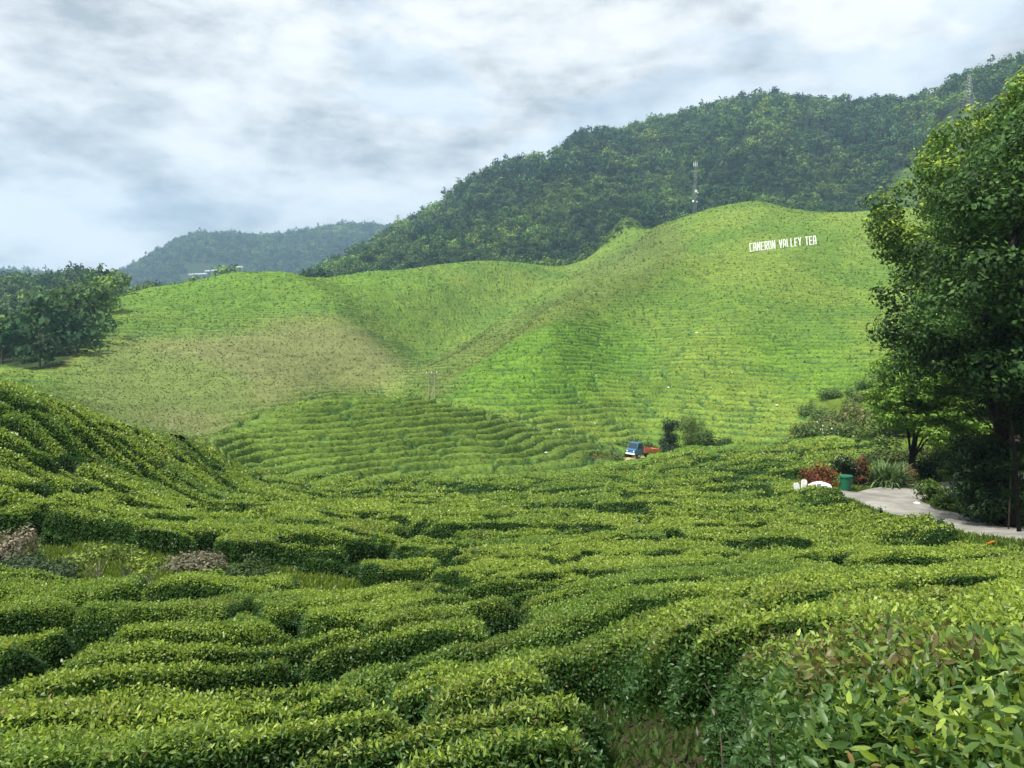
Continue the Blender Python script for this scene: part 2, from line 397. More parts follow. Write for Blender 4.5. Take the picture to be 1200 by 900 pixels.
# ------------------------------------------------------------------ tea cells, near pattern
ROWS, ROWL = 1.45, 2.9
def near_pattern(x, y):
    wx = x + 1.5 * fbm(x / 9, y / 9, 40, 2) + .5 * fbm(x / 1.7, y / 1.7, 41, 1); wy = y + 1.1 * fbm(x / 8, y / 7, 43, 2) + .42 * fbm(x / 1.9, y / 1.6, 45, 2)
    r = np.hypot(x, y)
    k = .62 - .50 * sstep(7, 26, r) - .12 * sstep(26, 40, r)
    k = np.where(x > 0, k * (1 - .0 * x), k)
    k = k + .25 * sstep(0, 14, x - .1 * y) * sstep(20, 45, r) * 0
    phi = (wy - k * wx * 1.0) / ROWS + PHI0
    row = np.floor(phi).astype(np.int64)
    off = _h(row, row * 7, 5) * 7.0
    psi = (wx + k * wy * .6) / ROWL + off
    seg = np.floor(psi).astype(np.int64)
    # irregular segment length: move the cut
    fp = phi - row; fs = psi - seg
    dr = np.minimum(fp, 1 - fp) * ROWS; ds = np.minimum(fs, 1 - fs) * ROWL
    g0 = vnoise(x / 1.4, y / 1.1 + 3, 49); g1 = sstep(.41, .64, vnoise(x / 3.0 + 5, y / 1.7, 50)); g2 = sstep(.45, .8, vnoise(x / 1.3, y / 2.2 + 9, 52)); g1 = g1 * (1 - .42 * sstep(17, 10, r)); g2 = g2 * (1 - .3 * sstep(17, 10, r)); g1 = g1 * (1 - .45 * sstep(-10, -20, x)); g2 = g2 * (1 - .7 * sstep(-10, -20, x))
    gr = -.32 + .34 * g0 + .78 * g1; gs = -.36 + .34 * vnoise(x / .9, y / .9, 51) + .62 * g2
    nb = sstep(4.6, 3.9, r) * (np.arctan2(x, y) > .20)
    gr = gr * (1 - nb) - .5 * nb; gs = gs * (1 - nb) - .6 * nb
    a = dr - gr; b = ds - gs
    k2 = .35
    h = np.clip(.5 + .5 * (b - a) / k2, 0, 1); d = b + (a - b) * h - k2 * h * (1 - h)
    d = np.minimum(d, dist_line(x, y, GAP1) - .20 - .22 * vnoise(x * 2.1, y * 2.1, 57)); d = np.minimum(d, dist_line(x, y, GAP2) - .16 - .16 * vnoise(x * 2.1, y * 2.1, 58))
    return row, seg, d
GAP1 = np.array([at(745, 1100, 1.2)[:2], at(760, 900, 2.3)[:2], at(792, 830, 3.1)[:2], at(800, 770, 3.9)[:2], at(770, 735, 5.0)[:2], at(690, 716, 6.6)[:2]])
GAP2 = np.array([at(770, 745, 4.6)[:2], at(850, 722, 5.4)[:2]])
PHI0 = .15
def near_height(x, y, row, seg, d):
    H = .80 - .12 * sstep(16, 9, np.hypot(x, y)) * sstep(2.5, 4.5, np.hypot(x, y)) + .18 * (_h(row, seg, 9) - .5) + .12 * fbm(x / 1.6, y / 1.6, 60, 2) + .07 * fbm(x / .35, y / .35, 61, 2)
    t = np.clip(d / .24, 0, 1); t2 = np.clip(d / .7, 0, 1)
    return H * t ** .4 * (.84 + .16 * (1 - (1 - t2) ** 2))
# near polar grid
def polar(th0, th1, dth, r0, r1, ratio):
    th = np.arange(th0, th1 + dth, dth); n = int(math.log(r1 / r0) / math.log(ratio)) + 1
    r = r0 * ratio ** np.arange(n)
    A, R = np.meshgrid(th, r, indexing='ij'); return A, R
def grid_quads(na, nr):
    i = np.arange((na - 1) * (nr - 1)); a = i // (nr - 1); b = i % (nr - 1); p = a * nr + b
    return np.stack([p, p + 1, p + nr + 1, p + nr], 1)[:, ::-1]
# tea colours (linear albedo)
def tea_top_color(x, y, u, v, n):
    base = np.array([.290, .400, .062]); bright = np.array([.410, .500, .080]); dark = np.array([.130, .240, .050])
    f = .5 + .5 * fbm(x / 6, y / 6, 70, 3)
    c = base[None] * (1 - f[:, None]) + bright[None] * f[:, None]
    dk = sstep(.1, .6, fbm(x / 4, y / 3, 74, 2))[:, None] * .6
    c = c * (1 - dk) + dark[None] * dk
    # old leaves and bare tips brown parts of some bushes
    br = sstep(.35, .75, fbm(x / 1.8, y / 1.8, 77, 2))[:, None] * .45
    c = c * (1 - br) + np.array([.19, .17, .05])[None] * br
    return c
print('terrain ready')
A, R = polar(math.radians(-50), math.radians(48), math.radians(.13), 1.2, 118, 1.0047)
X = np.sin(A) * R; Y = np.cos(A) * R
G = ground(X, Y)
row, seg, d = near_pattern(X, Y)
HH = near_height(X, Y, row, seg, d)
U, Vv = pix(X, Y, G + .5)
rb = curve_r(k7r, A) + 2.0 * fbm(X / 3, Y / 3, 63, 2)
ok = tea_mask_near(X, Y, U, Vv) | (beyond_field(X, Y, U, Vv) & (dist_line(X, Y, TRACK) > 1.9))
ok &= (R < rb)
HH = np.where(ok, HH, 0)
cid = (row + 5000) * 20000 + (seg + 5000)
Q = grid_quads(*A.shape)
hq = HH.ravel()[Q]; okf = (hq > .05).any(1); idf = cid.ravel()[Q[np.arange(len(Q)), hq.argmax(1)]]
# slopes across a cell border are dropped only where the ids differ and the gap is open
Q = Q[okf]; idf = idf[okf]
P3 = np.stack([X, Y, G + HH - .04 * (HH < .05)], -1).reshape(-1, 3)
ids, inv, cnt = np.unique(idf, return_inverse=True, return_counts=True)
# apparent size of every cell
c3 = P3[Q].mean(1)
area = .5 * np.linalg.norm(np.cross(P3[Q[:, 2]] - P3[Q[:, 0]], P3[Q[:, 3]] - P3[Q[:, 1]]), axis=1)
cu, cv = pix(c3[:, 0], c3[:, 1], c3[:, 2]); rngc = np.hypot(c3[:, 0], c3[:, 1])
vis = (cu > -5) & (cu < 1205) & (cv < 905)
vx = np.roll(HH, 0)
app = np.bincount(inv, weights=np.where(vis, area / rngc ** 2 * (.25 + 8 / (8 + rngc)), 0), minlength=len(ids))
small = app < 1.2e-5
order = np.argsort(-app)
NB = 296
chosen = np.zeros(len(ids), bool); chosen[order[:NB]] = True
print('cells', len(ids), 'in view', int((app > 0).sum()))
# ---- leaves over the whole near zone
def leaf_len(r): return np.maximum(.037, .0027 * r)
fden = 3.3 / leaf_len(rngc) ** 2
view_f = (cu > -180) & (cu < 1380) & (cv < 1300)
lam = area * fden * np.where(view_f, 1, .12)
lam = np.where(rngc < 6.0, lam * 1.3, lam)
nleaf = rng.poisson(np.minimum(lam, 400))
fi = np.repeat(np.arange(len(Q)), nleaf); n = len(fi)
print('near leaves', n)
s, t = rng.random((2, n, 1))
q = Q[fi]
P = (P3[q[:, 0]] * (1 - s) + P3[q[:, 1]] * s) * (1 - t) + (P3[q[:, 3]] * (1 - s) + P3[q[:, 2]] * s) * t
fn = unit(np.cross(P3[Q[:, 1]] - P3[Q[:, 0]], P3[Q[:, 3]] - P3[Q[:, 0]])); fn *= np.sign(fn[:, 2:3] + 1e-9)
fn = unit(fn + np.array([0, 0, .25]))
gP = ground(P[:, 0], P[:, 1]); hrel = P[:, 2] - gP
rP = np.hypot(P[:, 0], P[:, 1])
LL = leaf_len(rP) * rng.uniform(.65, 1.35, n)
D, Wd = rand_dirs(n, .45, unit(fn[fi] + np.array([0, 0, .8])) * (1 - .9 * sstep(5, 12, rP))[:, None])
# smooth the ragged sides: push points a little in and out
P = P + fn[fi] * ((rng.uniform(-.6, .35, n) + .9 * rng.random(n) ** 3) * np.maximum(LL, .05))[:, None]
pu, pv = pix(P[:, 0], P[:, 1], P[:, 2])
topc = tea_top_color(P[:, 0], P[:, 1], pu, pv, n)
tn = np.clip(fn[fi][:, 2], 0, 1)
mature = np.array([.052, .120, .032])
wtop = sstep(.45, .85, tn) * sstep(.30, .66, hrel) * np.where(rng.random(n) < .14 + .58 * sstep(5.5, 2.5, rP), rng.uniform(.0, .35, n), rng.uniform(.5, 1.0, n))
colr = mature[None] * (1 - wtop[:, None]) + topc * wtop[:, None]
fl = (rng.random(n) < .07 * wtop)[:, None]
colr = np.where(fl, np.array([.23, .33, .025])[None], colr)
dead = (rng.random(n) < .012)[:, None]
colr = np.where(dead, np.array([.20, .13, .05])[None], colr)
# browned patch on the closest bush
bu = np.exp(-(((pu - 1010) / 190) ** 2 + ((pv - 765) / 60) ** 2)) * (rP < 6) * rng.random(n) * (.4 + .9 * vnoise(P[:, 0] * 5, P[:, 1] * 5, 88))
bb = (bu > .42)[:, None]; colr = np.where(bb, np.array([.135, .120, .042])[None] * rng.uniform(.6, 1.4, (n, 1)), colr)
colr *= rng.uniform(.72, 1.28, (n, 1))
linv = inv[fi]
big = rP < 6.0
# big leaves stand up a little more on the plucking table
lo_s = np.argsort(linv, kind='stable')
starts = np.searchsorted(linv[lo_s], np.arange(len(ids) + 1))
fo_s = np.argsort(inv, kind='stable'); fstarts = np.searchsorted(inv[fo_s], np.arange(len(ids) + 1))
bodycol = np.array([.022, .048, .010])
def cell_mesh(name, faces, leaves, mats):
    Vs = []; Qs = []; Cs = []; MI = []; base = 0
    if len(faces):
        uq, iv = np.unique(Q[faces], return_inverse=True)
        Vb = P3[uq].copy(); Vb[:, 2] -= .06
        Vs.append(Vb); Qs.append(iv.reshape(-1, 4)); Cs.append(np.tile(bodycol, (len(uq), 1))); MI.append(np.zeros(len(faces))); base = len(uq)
    for isbig in (True, False):
        k = leaves[big[leaves] == isbig]
        if not len(k): continue
        if isbig: v_, q_ = leaf_big(P[k], D[k], Wd[k], LL[k] * 1.05, LL[k] * .42); m_ = 12
        else: v_, q_ = leaf_quads(P[k], D[k], Wd[k], LL[k], LL[k] * .58); m_ = 4
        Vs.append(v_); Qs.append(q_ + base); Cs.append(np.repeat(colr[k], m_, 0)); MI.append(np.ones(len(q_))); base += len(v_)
    V = np.concatenate(Vs); c = V.mean(0); c[2] = gz(c[0], c[1])
    me = mk(name, V - c, np.concatenate(Qs), None, np.concatenate(Cs), mats=mats, mi=np.concatenate(MI))
    return me, c
leaf_ids_rest = []; face_ids_rest = []
NEARB = []
for k in range(len(ids)):
    fs = fo_s[fstarts[k]:fstarts[k + 1]]; ls = lo_s[starts[k]:starts[k + 1]]
    if not chosen[k]:
        leaf_ids_rest.append(ls); face_ids_rest.append(fs); continue
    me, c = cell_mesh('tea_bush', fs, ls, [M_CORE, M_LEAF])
    o = link('tea_bush', me, None, c)
    mu, mv = pix(*[np.float64(z) for z in (c[0], c[1], c[2] + .6)])
    NEARB.append((o, float(mu), float(mv), math.hypot(c[0], c[1]), app[k], k))
lr_ = np.concatenate(leaf_ids_rest); fr_ = np.concatenate(face_ids_rest)
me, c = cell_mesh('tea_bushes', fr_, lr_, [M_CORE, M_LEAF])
o = link('valley_tea_bushes', me, None, c); tag(o, 'low clipped tea bushes filling the valley floor beyond the nearer rows', 'tea bushes', None, 'stuff')
def bush_label(u, v, r):
    if r < 3.2: z = 'large leaved tea bush with browned tips in the very front on the right side'
    if v > 720 and u > 760: return 'closest tea bushes with big glossy leaves, lower right beside the dark gap'
    if v > 760 and u > 420: return 'tea bush with woody stems showing beside the dark gap at bottom centre'
    if v > 760: return 'leafy yellow green tea bush in the lowest rows at bottom left'
    if v > 690 and u < 420: return 'dark sided tea bush in the lower left rows below the grassy clearing'
    if v > 690: return 'dense tea bush in the slanting rows just above the closest bushes'
    if u < 330 and v < 640: return 'clipped tea bush on the shaded slope rising to the left'
    if u < 330: return 'clipped tea bush around the small grassy clearing at left'
    if u > 880: return 'clipped tea bush on the bank below the concrete road'
    if v > 630: return 'clipped tea bush with black gaps around it on the middle terraces'
    if u > 600: return 'small flat topped tea bush on the valley floor towards the truck'
    return 'small flat topped tea bush on the valley floor below the rounded knoll'
for o, u, v, r, a, k in NEARB:
    L_ = bush_label(u, v, r)
    tag(o, L_, 'tea bush', 'clipped tea bushes in rows')
# the few closest bushes: woody stems as a part
def stems_for(o, cellk, nst):
    fs = fo_s[fstarts[cellk]:fstarts[cellk + 1]]
    pts = P3[Q[fs, 0]]; mb = MB()
    for _ in range(nst):
        p = pts[rng.integers(len(pts))]; g = gz(p[0], p[1])
        x, y = p[0] + rng.normal(0, .03), p[1] + rng.normal(0, .03)
        h = max(.1, p[2] - g)
        a = Vector((x, y, g - .05)); b = Vector((x + rng.normal(0, .04), y + rng.normal(0, .04), g + h * .45)); c = Vector((b.x + rng.normal(0, .05), b.y + rng.normal(0, .05), g + h * .9))
        mb.tube([a, b, c], [.008, .006, .003], 5, cap=False)
        c2 = Vector((b.x + rng.normal(0, .09), b.y + rng.normal(0, .09), g + h * .85)); mb.tube([b, c2], [.006, .003], 4, cap=False)
    s_ = mb.build('stems', M_WOOD, o, None, smooth=True)
    for v_ in s_.data.vertices: v_.co -= o.location
for t_ in sorted(NEARB, key=lambda q: q[3])[:14]:
    stems_for(t_[0], t_[5], 70)
# ------------------------------------------------------------------ far tea: hillside rows, contour planted
A2, R2 = polar(math.radians(-41), math.radians(39), math.radians(.062), 56, 470, 1.0021)
X2 = np.sin(A2) * R2; Y2 = np.cos(A2) * R2; G2 = ground(X2, Y2)
U2, V2 = pix(X2, Y2, G2 + .8)
uw = U2 + 12 * fbm(X2 / 9, Y2 / 9, 90, 2); vw = V2 + 6 * fbm(X2 / 9, Y2 / 9, 93, 2)
BROWN = [(70,432),(110,398),(250,386),(330,372),(400,366),(445,398),(478,428),(468,456),(380,456),(300,478),(238,514),(150,497),(80,466)]
BRIGHT = [(600,400),(655,372),(712,368),(765,396),(752,432),(700,462),(640,486),(570,478),(520,466)]
BRIGHT2 = [(860,392),(960,402),(1040,425),(1030,450),(930,470),(880,440)]
OLIVE = [(472,440),(560,392),(640,352),(700,308),(765,268),(800,262),(806,300),(745,345),(655,378),(590,414),(520,462),(492,462)]
KNOLL = [(240,520),(250,500),(300,480),(380,455),(480,450),(560,468),(640,498),(720,520),(700,560),(240,580)]
def soft(pl, sa=10, sr=7): return gauss_smooth(gauss_smooth(inpoly(uw, vw, pl).astype(float), sa, 0), sr, 1)
fb = inpoly(uw, vw, BROWN); fbs = soft(BROWN, 20, 14)[..., None]; fbr = np.maximum(soft(BRIGHT), soft(BRIGHT2, 16, 10) * .8)[..., None]; fol = soft(OLIVE, 5, 4)[..., None]
fkn = inpoly(U2, V2, KNOLL) & (R2 < curve_r(k8r, A2) + 6)
# contour rows
zz = G2 + .7 * fbm(X2 / 30, Y2 / 30, 95, 2) + .34 * fbm(X2 / 8, Y2 / 8, 97, 2)
phi = (zz + .06 * R2) / .92
phik = (zz * .9 + .05 * R2) / .52
phi = np.where(fkn, phik, phi)
row2 = np.floor(phi).astype(np.int64); fp = phi - row2
off = _h(row2, row2 * 3, 15) * 9
Lseg = np.where(fkn, 4.6, 3.0)
arc = X2 + .35 * (G2) + .9 * fbm(X2 / 5, Y2 / 5, 99, 2)
psi = arc / Lseg + off; seg2 = np.floor(psi).astype(np.int64); fs_ = psi - seg2
gm = vnoise(X2 / 2.3, Y2 / 3.5 + 4, 101); gm2 = vnoise(X2 / 1.5, Y2 / 3, 103)
gapr = np.where(fkn, .02 + .10 * sstep(.3, .8, gm), -.03 + .19 * sstep(.30, .75, gm)); gaps = -.14 + .17 * sstep(.5, .9, gm2)
a_ = (np.minimum(fp, 1 - fp) - gapr) * 2.2; b_ = (np.minimum(fs_, 1 - fs_) - gaps) * 3.5
kk = .25; hh_ = np.clip(.5 + .5 * (b_ - a_) / kk, 0, 1); dd = b_ + (a_ - b_) * hh_ - kk * hh_ * (1 - hh_)
t_ = np.clip(dd / .55, 0, 1)
H2 = (.85 - .76 * fbs[..., 0]) * (1 + .25 * (_h(row2, seg2, 21) - .5))
h2 = H2 * (.12 + .88 * t_ ** .6)  + .10 * fbm(X2 / .8, Y2 / .8, 105, 2) * (t_ > 0)
# edges of the plantation
dtr = np.minimum(dist_line(X2, Y2, TRACK), np.hypot(X2 - DIRT_C[0], Y2 - DIRT_C[1]) - 3.0)
grove = inpoly(U2, V2, GROVE) & (R2 > 150)
inside = (R2 > curve_r(k7r, A2) - 3.5) & (R2 < curve_r(k11r, A2) * 1.06) & ~grove & (dtr > 2.0) & (A2 < az_tan(1500, 400)[0])
rightveg = inpoly(U2, V2, [(955,508),(948,470),(975,440),(1010,425),(1060,400),(1600,380),(1600,700),(1040,600),(1000,512)]) & (R2 < 150)
inside &= ~rightveg
h2 = np.where(inside, np.maximum(h2, .05), -.04)
base2 = np.array([.100, .176, .022]); olive2 = np.array([.112, .155, .028]); brown2 = np.array([.165, .185, .062]); ylw = np.array([.135, .182, .044]); br2 = np.array([.098, .205, .016])
f2 = sstep(-.5, .6, fbm(X2 / 22, Y2 / 22, 107, 3))[..., None]
C2 = base2 * (1 - f2) + np.array([.150, .215, .030]) * f2
C2 = C2 * (1 - fol) + olive2 * (.9 + .2 * f2) * fol
kn = np.array([.104, .165, .024]); C2 = np.where(fkn[..., None], kn * (.9 + .25 * f2), C2)
C2 = C2 * (1 - .7 * fbr) + br2 * .7 * fbr
bw = sstep(-.35, .25, fbm(X2 / 30, Y2 / 30, 109, 2) + (U2 - 280) / 160)[..., None]
C2 = C2 * (1 - fbs) + (ylw * (1 - bw) + brown2 * bw) * fbs
topl = ((1 - sstep(330, 385, vw)) * (U2 < 560) * (1 - sstep(430, 560, U2)))[..., None]; C2 = C2 * (1 - topl * .5) + br2 * topl * .5
# per bush variation and mature foliage on the flanks; gap shade painted in too
C2 = C2 * (.86 + .28 * _h(row2, seg2, 23))[..., None]
C2 = C2 * (.90 + .20 * vnoise(X2 / .9, Y2 / .9, 111))[..., None] * .95
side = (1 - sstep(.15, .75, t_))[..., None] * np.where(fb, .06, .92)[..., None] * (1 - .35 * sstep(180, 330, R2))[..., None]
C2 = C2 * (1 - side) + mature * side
Q2 = grid_quads(*A2.shape)
ok2 = inside.ravel()[Q2].any(1)
Q2 = Q2[ok2]; uq, iv = np.unique(Q2, return_inverse=True)
V3 = np.stack([X2, Y2, G2 + h2], -1).reshape(-1, 3)[uq]
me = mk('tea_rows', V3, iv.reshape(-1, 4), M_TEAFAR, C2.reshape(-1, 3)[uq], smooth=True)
o = link('hillside_tea_bushes', me); tag(o, 'thousands of clipped tea bushes in contour rows over the hills', 'tea bushes', None, 'stuff')
print('far tea verts', len(uq))
# loose shoots over the hillside canopy
def far_shoots():
    ff = iv.reshape(-1, 4); a = V3[ff]
    ar = .5 * np.linalg.norm(np.cross(a[:, 2] - a[:, 0], a[:, 3] - a[:, 1]), axis=1)
    c = a.mean(1); r = np.hypot(c[:, 0], c[:, 1])
    lam = ar * .5 / (.0030 * r) ** 2
    k = np.repeat(np.arange(len(ff)), rng.poisson(np.minimum(lam, 30))); n = len(k)
    p = c[k] + rng.normal(0, .12, (n, 3)) * np.array([1, 1, .5]); D_, W_ = rand_dirs(n, .6)
    l = .0030 * r[k] * rng.uniform(.6, 1.3, n)
    v_, q_ = leaf_quads(p - D_ * (l * .4)[:, None], D_, W_, l, l * .6)
    cc = C2.reshape(-1, 3)[uq][ff[k, 0]] * rng.uniform(.85, 1.2, (n, 1))
    me = mk('tea_shoots', v_, q_, M_LEAF, np.repeat(cc, 4, 0))
    s_ = link('leaf_tips', me, o); s_['kind'] = 'stuff'; print('far shoots', n)
far_shoots()
# ------------------------------------------------------------------ ground sheet
A3, R3 = polar(math.radians(-104), math.radians(104), math.radians(.4), .32, RMAX - 20, 1.013)
X3 = np.sin(A3) * R3; Y3 = np.cos(A3) * R3; G3 = ground(X3, Y3)
U3, V3_ = pix(X3, Y3, G3)
soil = np.array([.034, .028, .014]); grass = np.array([.090, .135, .022]); under = np.array([.030, .050, .016])
C3 = np.tile(soil, (*A3.shape, 1)) * (1 - .0) 
mixg = sstep(-.2, .4, fbm(X3 / 3, Y3 / 3, 120, 3))[..., None]
C3 = C3 * (1 - mixg * .6) + np.array([.035, .055, .014]) * mixg * .6
forest3 = (R3 > curve_r(k11r, A3) * 1.05) | (inpoly(U3, V3_, GROVE) & (R3 > 150))
C3 = np.where(((R3 > 60) & (R3 < 460))[..., None], np.array([.045, .078, .020]), C3)
C3 = np.where(forest3[..., None], under, C3)
patch3 = (inpoly(U3, V3_, TEAPATCH) & (R3 > 420) & (R3 < 760)) | (inpoly(U3, V3_, CONE) & (R3 > 420) & (R3 < 560)); pale3 = inpoly(U3, V3_, PALESPUR) & (R3 > 385) & (R3 < 560)
C3 = np.where(patch3[..., None], np.array([.070, .115, .026]) * (.6 + .7 * vnoise(X3 / 9, Y3 / 9, 121))[..., None], C3)
C3 = np.where(pale3[..., None], np.array([.10, .15, .035]), C3)
verge = (((dist_line(X3, Y3, RC) < 9) & (R3 < 90)) | (((X3 - GRASS_C[0]) / 6) ** 2 + ((Y3 - GRASS_C[1]) / 3.2) ** 2 < 1.1) | ((R3 > 85) & (R3 < 200) & (A3 > .25)) | ((A3 > az_tan(1035, 500)[0]) & (R3 > 30) & (R3 < 240)))
C3 = np.where(verge[..., None] & ~forest3[..., None], grass * (.7 + .6 * vnoise(X3 / 1.2, Y3 / 1.2, 122))[..., None], C3)
brn = inpoly(U3, V3_, BROWN) & (R3 > 100) & (R3 < 330)
C3 = np.where(brn[..., None], np.array([.16, .155, .055]), C3)
dirt = np.hypot(X3 - DIRT_C[0], Y3 - DIRT_C[1]) < 4.3 + fbm(X3 / 1.5, Y3 / 1.5, 140, 2)
leftgrass = (R3 > 62) & (R3 < 200) & (A3 < az_tan(240, 480)[0]) & ~forest3
C3 = np.where(leftgrass[..., None], np.array([.12, .175, .03]), C3)
gr_ = np.hypot(X3 - DIRT_C[0], Y3 - DIRT_C[1]) < 11
C3 = np.where(gr_[..., None], np.array([.10, .15, .03]), C3)
C3 = np.where(dirt[..., None], np.array([.38, .27, .13]), C3)
def groundmat(name, sc=1.6):
    m, nt = nmat(name); L = nt.links.new
    o = nd(nt, 'ShaderNodeOutputMaterial'); p = nd(nt, 'ShaderNodeBsdfPrincipled'); p.inputs['Roughness'].default_value = 1; p.inputs['Specular IOR Level'].default_value = .03
    a = nd(nt, 'ShaderNodeAttribute'); a.attribute_name = 'Col'; g = nd(nt, 'ShaderNodeNewGeometry')
    n = nd(nt, 'ShaderNodeTexNoise'); n.inputs['Scale'].default_value = sc; n.inputs['Detail'].default_value = 9; n.inputs['Roughness'].default_value = .7; L(g.outputs['Position'], n.inputs['Vector'])
    mr = nd(nt, 'ShaderNodeMapRange'); mr.inputs[1].default_value = .3; mr.inputs[2].default_value = .7; mr.inputs[3].default_value = .5; mr.inputs[4].default_value = 1.5; L(n.outputs['Fac'], mr.inputs[0])
    vm = nd(nt, 'ShaderNodeVectorMath', operation='SCALE'); L(a.outputs['Color'], vm.inputs[0]); L(mr.outputs[0], vm.inputs['Scale']); L(vm.outputs[0], p.inputs['Base Color'])
    b = nd(nt, 'ShaderNodeBump'); b.inputs['Distance'].default_value = .08; b.inputs['Strength'].default_value = .8; L(n.outputs['Fac'], b.inputs['Height']); L(b.outputs['Normal'], p.inputs['Normal'])
    L(p.outputs['BSDF'], o.inputs['Surface']); return m
M_GROUND = groundmat('ground_cover')
me = mk('ground', np.stack([X3, Y3, G3], -1).reshape(-1, 3), grid_quads(*A3.shape), M_GROUND, C3.reshape(-1, 3), smooth=True)
tag(link('ground', me), None, None, None, 'structure')
# ------------------------------------------------------------------ road: concrete strip with a broken pale edge
def ribbon(name, C, w, lift, mat, across=6, crown=.03, edge=.15):
    C = np.array(C); Tn = np.gradient(C, axis=0); Tn = unit(Tn); N = np.stack([Tn[:, 1], -Tn[:, 0]], 1)
    V = []
    for i in range(len(C)):
        for j in range(across + 1):
            s = (j / across - .5) * 2; jit = edge * (vnoise(np.array([i * .7]), np.array([s * 3.]), 130)[0] - .5) if abs(s) == 1 else 0
            p = C[i] + N[i] * (s * w / 2 + jit); V.append((p[0], p[1], 0))
    V = np.array(V); g = ground(V[:, 0], V[:, 1]); s = np.tile(np.linspace(-1, 1, across + 1), len(C))
    V[:, 2] = g + lift + crown * (1 - s ** 2) - .30 * (np.abs(s) > .99)
    Qr = []
    for i in range(len(C) - 1):
        for j in range(across):
            a = i * (across + 1) + j; Qr.append((a, a + across + 1, a + across + 2, a + 1))
    return mk(name, V, Qr, mat, smooth=True)
def roadmat():
    m, nt = nmat('worn_concrete'); L = nt.links.new
    o = nd(nt, 'ShaderNodeOutputMaterial'); p = nd(nt, 'ShaderNodeBsdfPrincipled'); p.inputs['Roughness'].default_value = .85; p.inputs['Specular IOR Level'].default_value = .2
    g = nd(nt, 'ShaderNodeNewGeometry'); n = nd(nt, 'ShaderNodeTexNoise'); n.inputs['Scale'].default_value = .9; n.inputs['Detail'].default_value = 8; L(g.outputs['Position'], n.inputs['Vector'])
    n2 = nd(nt, 'ShaderNodeTexNoise'); n2.inputs['Scale'].default_value = 25; n2.inputs['Detail'].default_value = 3; L(g.outputs['Position'], n2.inputs['Vector'])
    r = nd(nt, 'ShaderNodeValToRGB'); r.color_ramp.elements[0].position = .35; r.color_ramp.elements[0].color = (.17, .165, .145, 1); r.color_ramp.elements[1].position = .65; r.color_ramp.elements[1].color = (.30, .29, .26, 1)
    L(n.outputs['Fac'], r.inputs['Fac'])
    mx = nd(nt, 'ShaderNodeMix', data_type='RGBA', blend_type='OVERLAY'); mx.inputs[0].default_value = .5; L(r.outputs['Color'], mx.inputs[6]); L(n2.outputs['Color'], mx.inputs[7])
    L(r.outputs['Color'], p.inputs['Base Color'])
    b = nd(nt, 'ShaderNodeBump'); b.inputs['Distance'].default_value = .01; L(n2.outputs['Fac'], b.inputs['Height']); L(b.outputs['Normal'], p.inputs['Normal'])
    L(p.outputs['BSDF'], o.inputs['Surface']); return m
M_ROAD = roadmat()
RCs = np.array([RC[0] + (RC[0] - RC[8]) * k for k in (2, 1)] + list(RC))
tag(link('road', ribbon('road', RCs, 4.2, .16, M_ROAD)), None, None, None, 'structure')
sp = np.stack([np.interp(np.linspace(0, 1, 12), np.linspace(0, 1, len(RC_SPUR)), RC_SPUR[:, k]) for k in (0, 1)], 1)
tag(link('lay_by', ribbon('lay_by', sp, 2.4, .13, M_ROAD)), None, None, None, 'structure')
M_DIRT = plain('pale_dirt', (.42, .33, .17), .95, var=.25, scale=1.5, spec=.05)
TRACK[0] = DIRT_C
tk = np.stack([np.interp(np.linspace(0, 1, 40), np.linspace(0, 1, len(TRACK)), TRACK[:, k]) for k in (0, 1)], 1)
tag(link('dirt_track', ribbon('dirt_track', tk, 3.6, .10, M_DIRT, edge=.9)), None, None, None, 'structure')
# ------------------------------------------------------------------ foliage helpers
def crown_geo(lobes, dens, size, flat=1.0, up=.4, inner=.25, col=(.05, .09, .02), colv=.3, asp=.6, flush=None):
    """leaf clumps spread through lobes [(x,y,z,rx,ry,rz)]; returns V,Q,C"""
    Ps = []; Ns = []; Cs = []
    for (x, y, z, rx, ry, rz) in lobes:
        ar = 4 * PI * ((rx * ry) ** 1.6 / 3 + 2 * ((rx * rz) ** 1.6) / 3) ** (1 / 1.6)
        n = max(6, int(ar * dens / size ** 2)); d = unit(rng.normal(size=(n, 3)))
        k = 1 - inner * rng.random(n) ** 1.5 * 1.6
        b = .75 + .25 * np.sin(d[:, 0] * 5 + x) * np.sin(d[:, 1] * 4 + y) + .15 * rng.random(n)
        p = np.stack([x + d[:, 0] * rx * k * b, y + d[:, 1] * ry * k * b, z + d[:, 2] * rz * k * b], 1)
        Ps.append(p); Ns.append(unit(d / np.array([rx, ry, rz])))
        c = np.array(col) * rng.uniform(1 - colv, 1 + colv)
        cc = np.tile(c, (n, 1)) * rng.uniform(.75, 1.25, (n, 1))
        if flush is not None:
            m = (d[:, 2] > .25) & (rng.random(n) < flush[1]); cc[m] = np.array(flush[0]) * rng.uniform(.8, 1.2, (m.sum(), 1))
        Cs.append(cc)
    P_ = np.concatenate(Ps); N_ = np.concatenate(Ns); n = len(P_)
    # leaf blades lie roughly across the surface normal
    t = unit(np.cross(N_, rng.normal(size=(n, 3)))); D_ = unit(t + N_ * rng.uniform(-.5, .6, (n, 1)) + np.array([0, 0, -.15]))
    W_ = unit(np.cross(D_, N_) + rng.normal(0, .35, (n, 3)))
    l = size * rng.uniform(.6, 1.5, n)
    V, Q_ = leaf_quads(P_ - D_ * (l * .5)[:, None], D_, W_, l, l * asp)
    return V, Q_, np.repeat(np.concatenate(Cs), 4, 0)
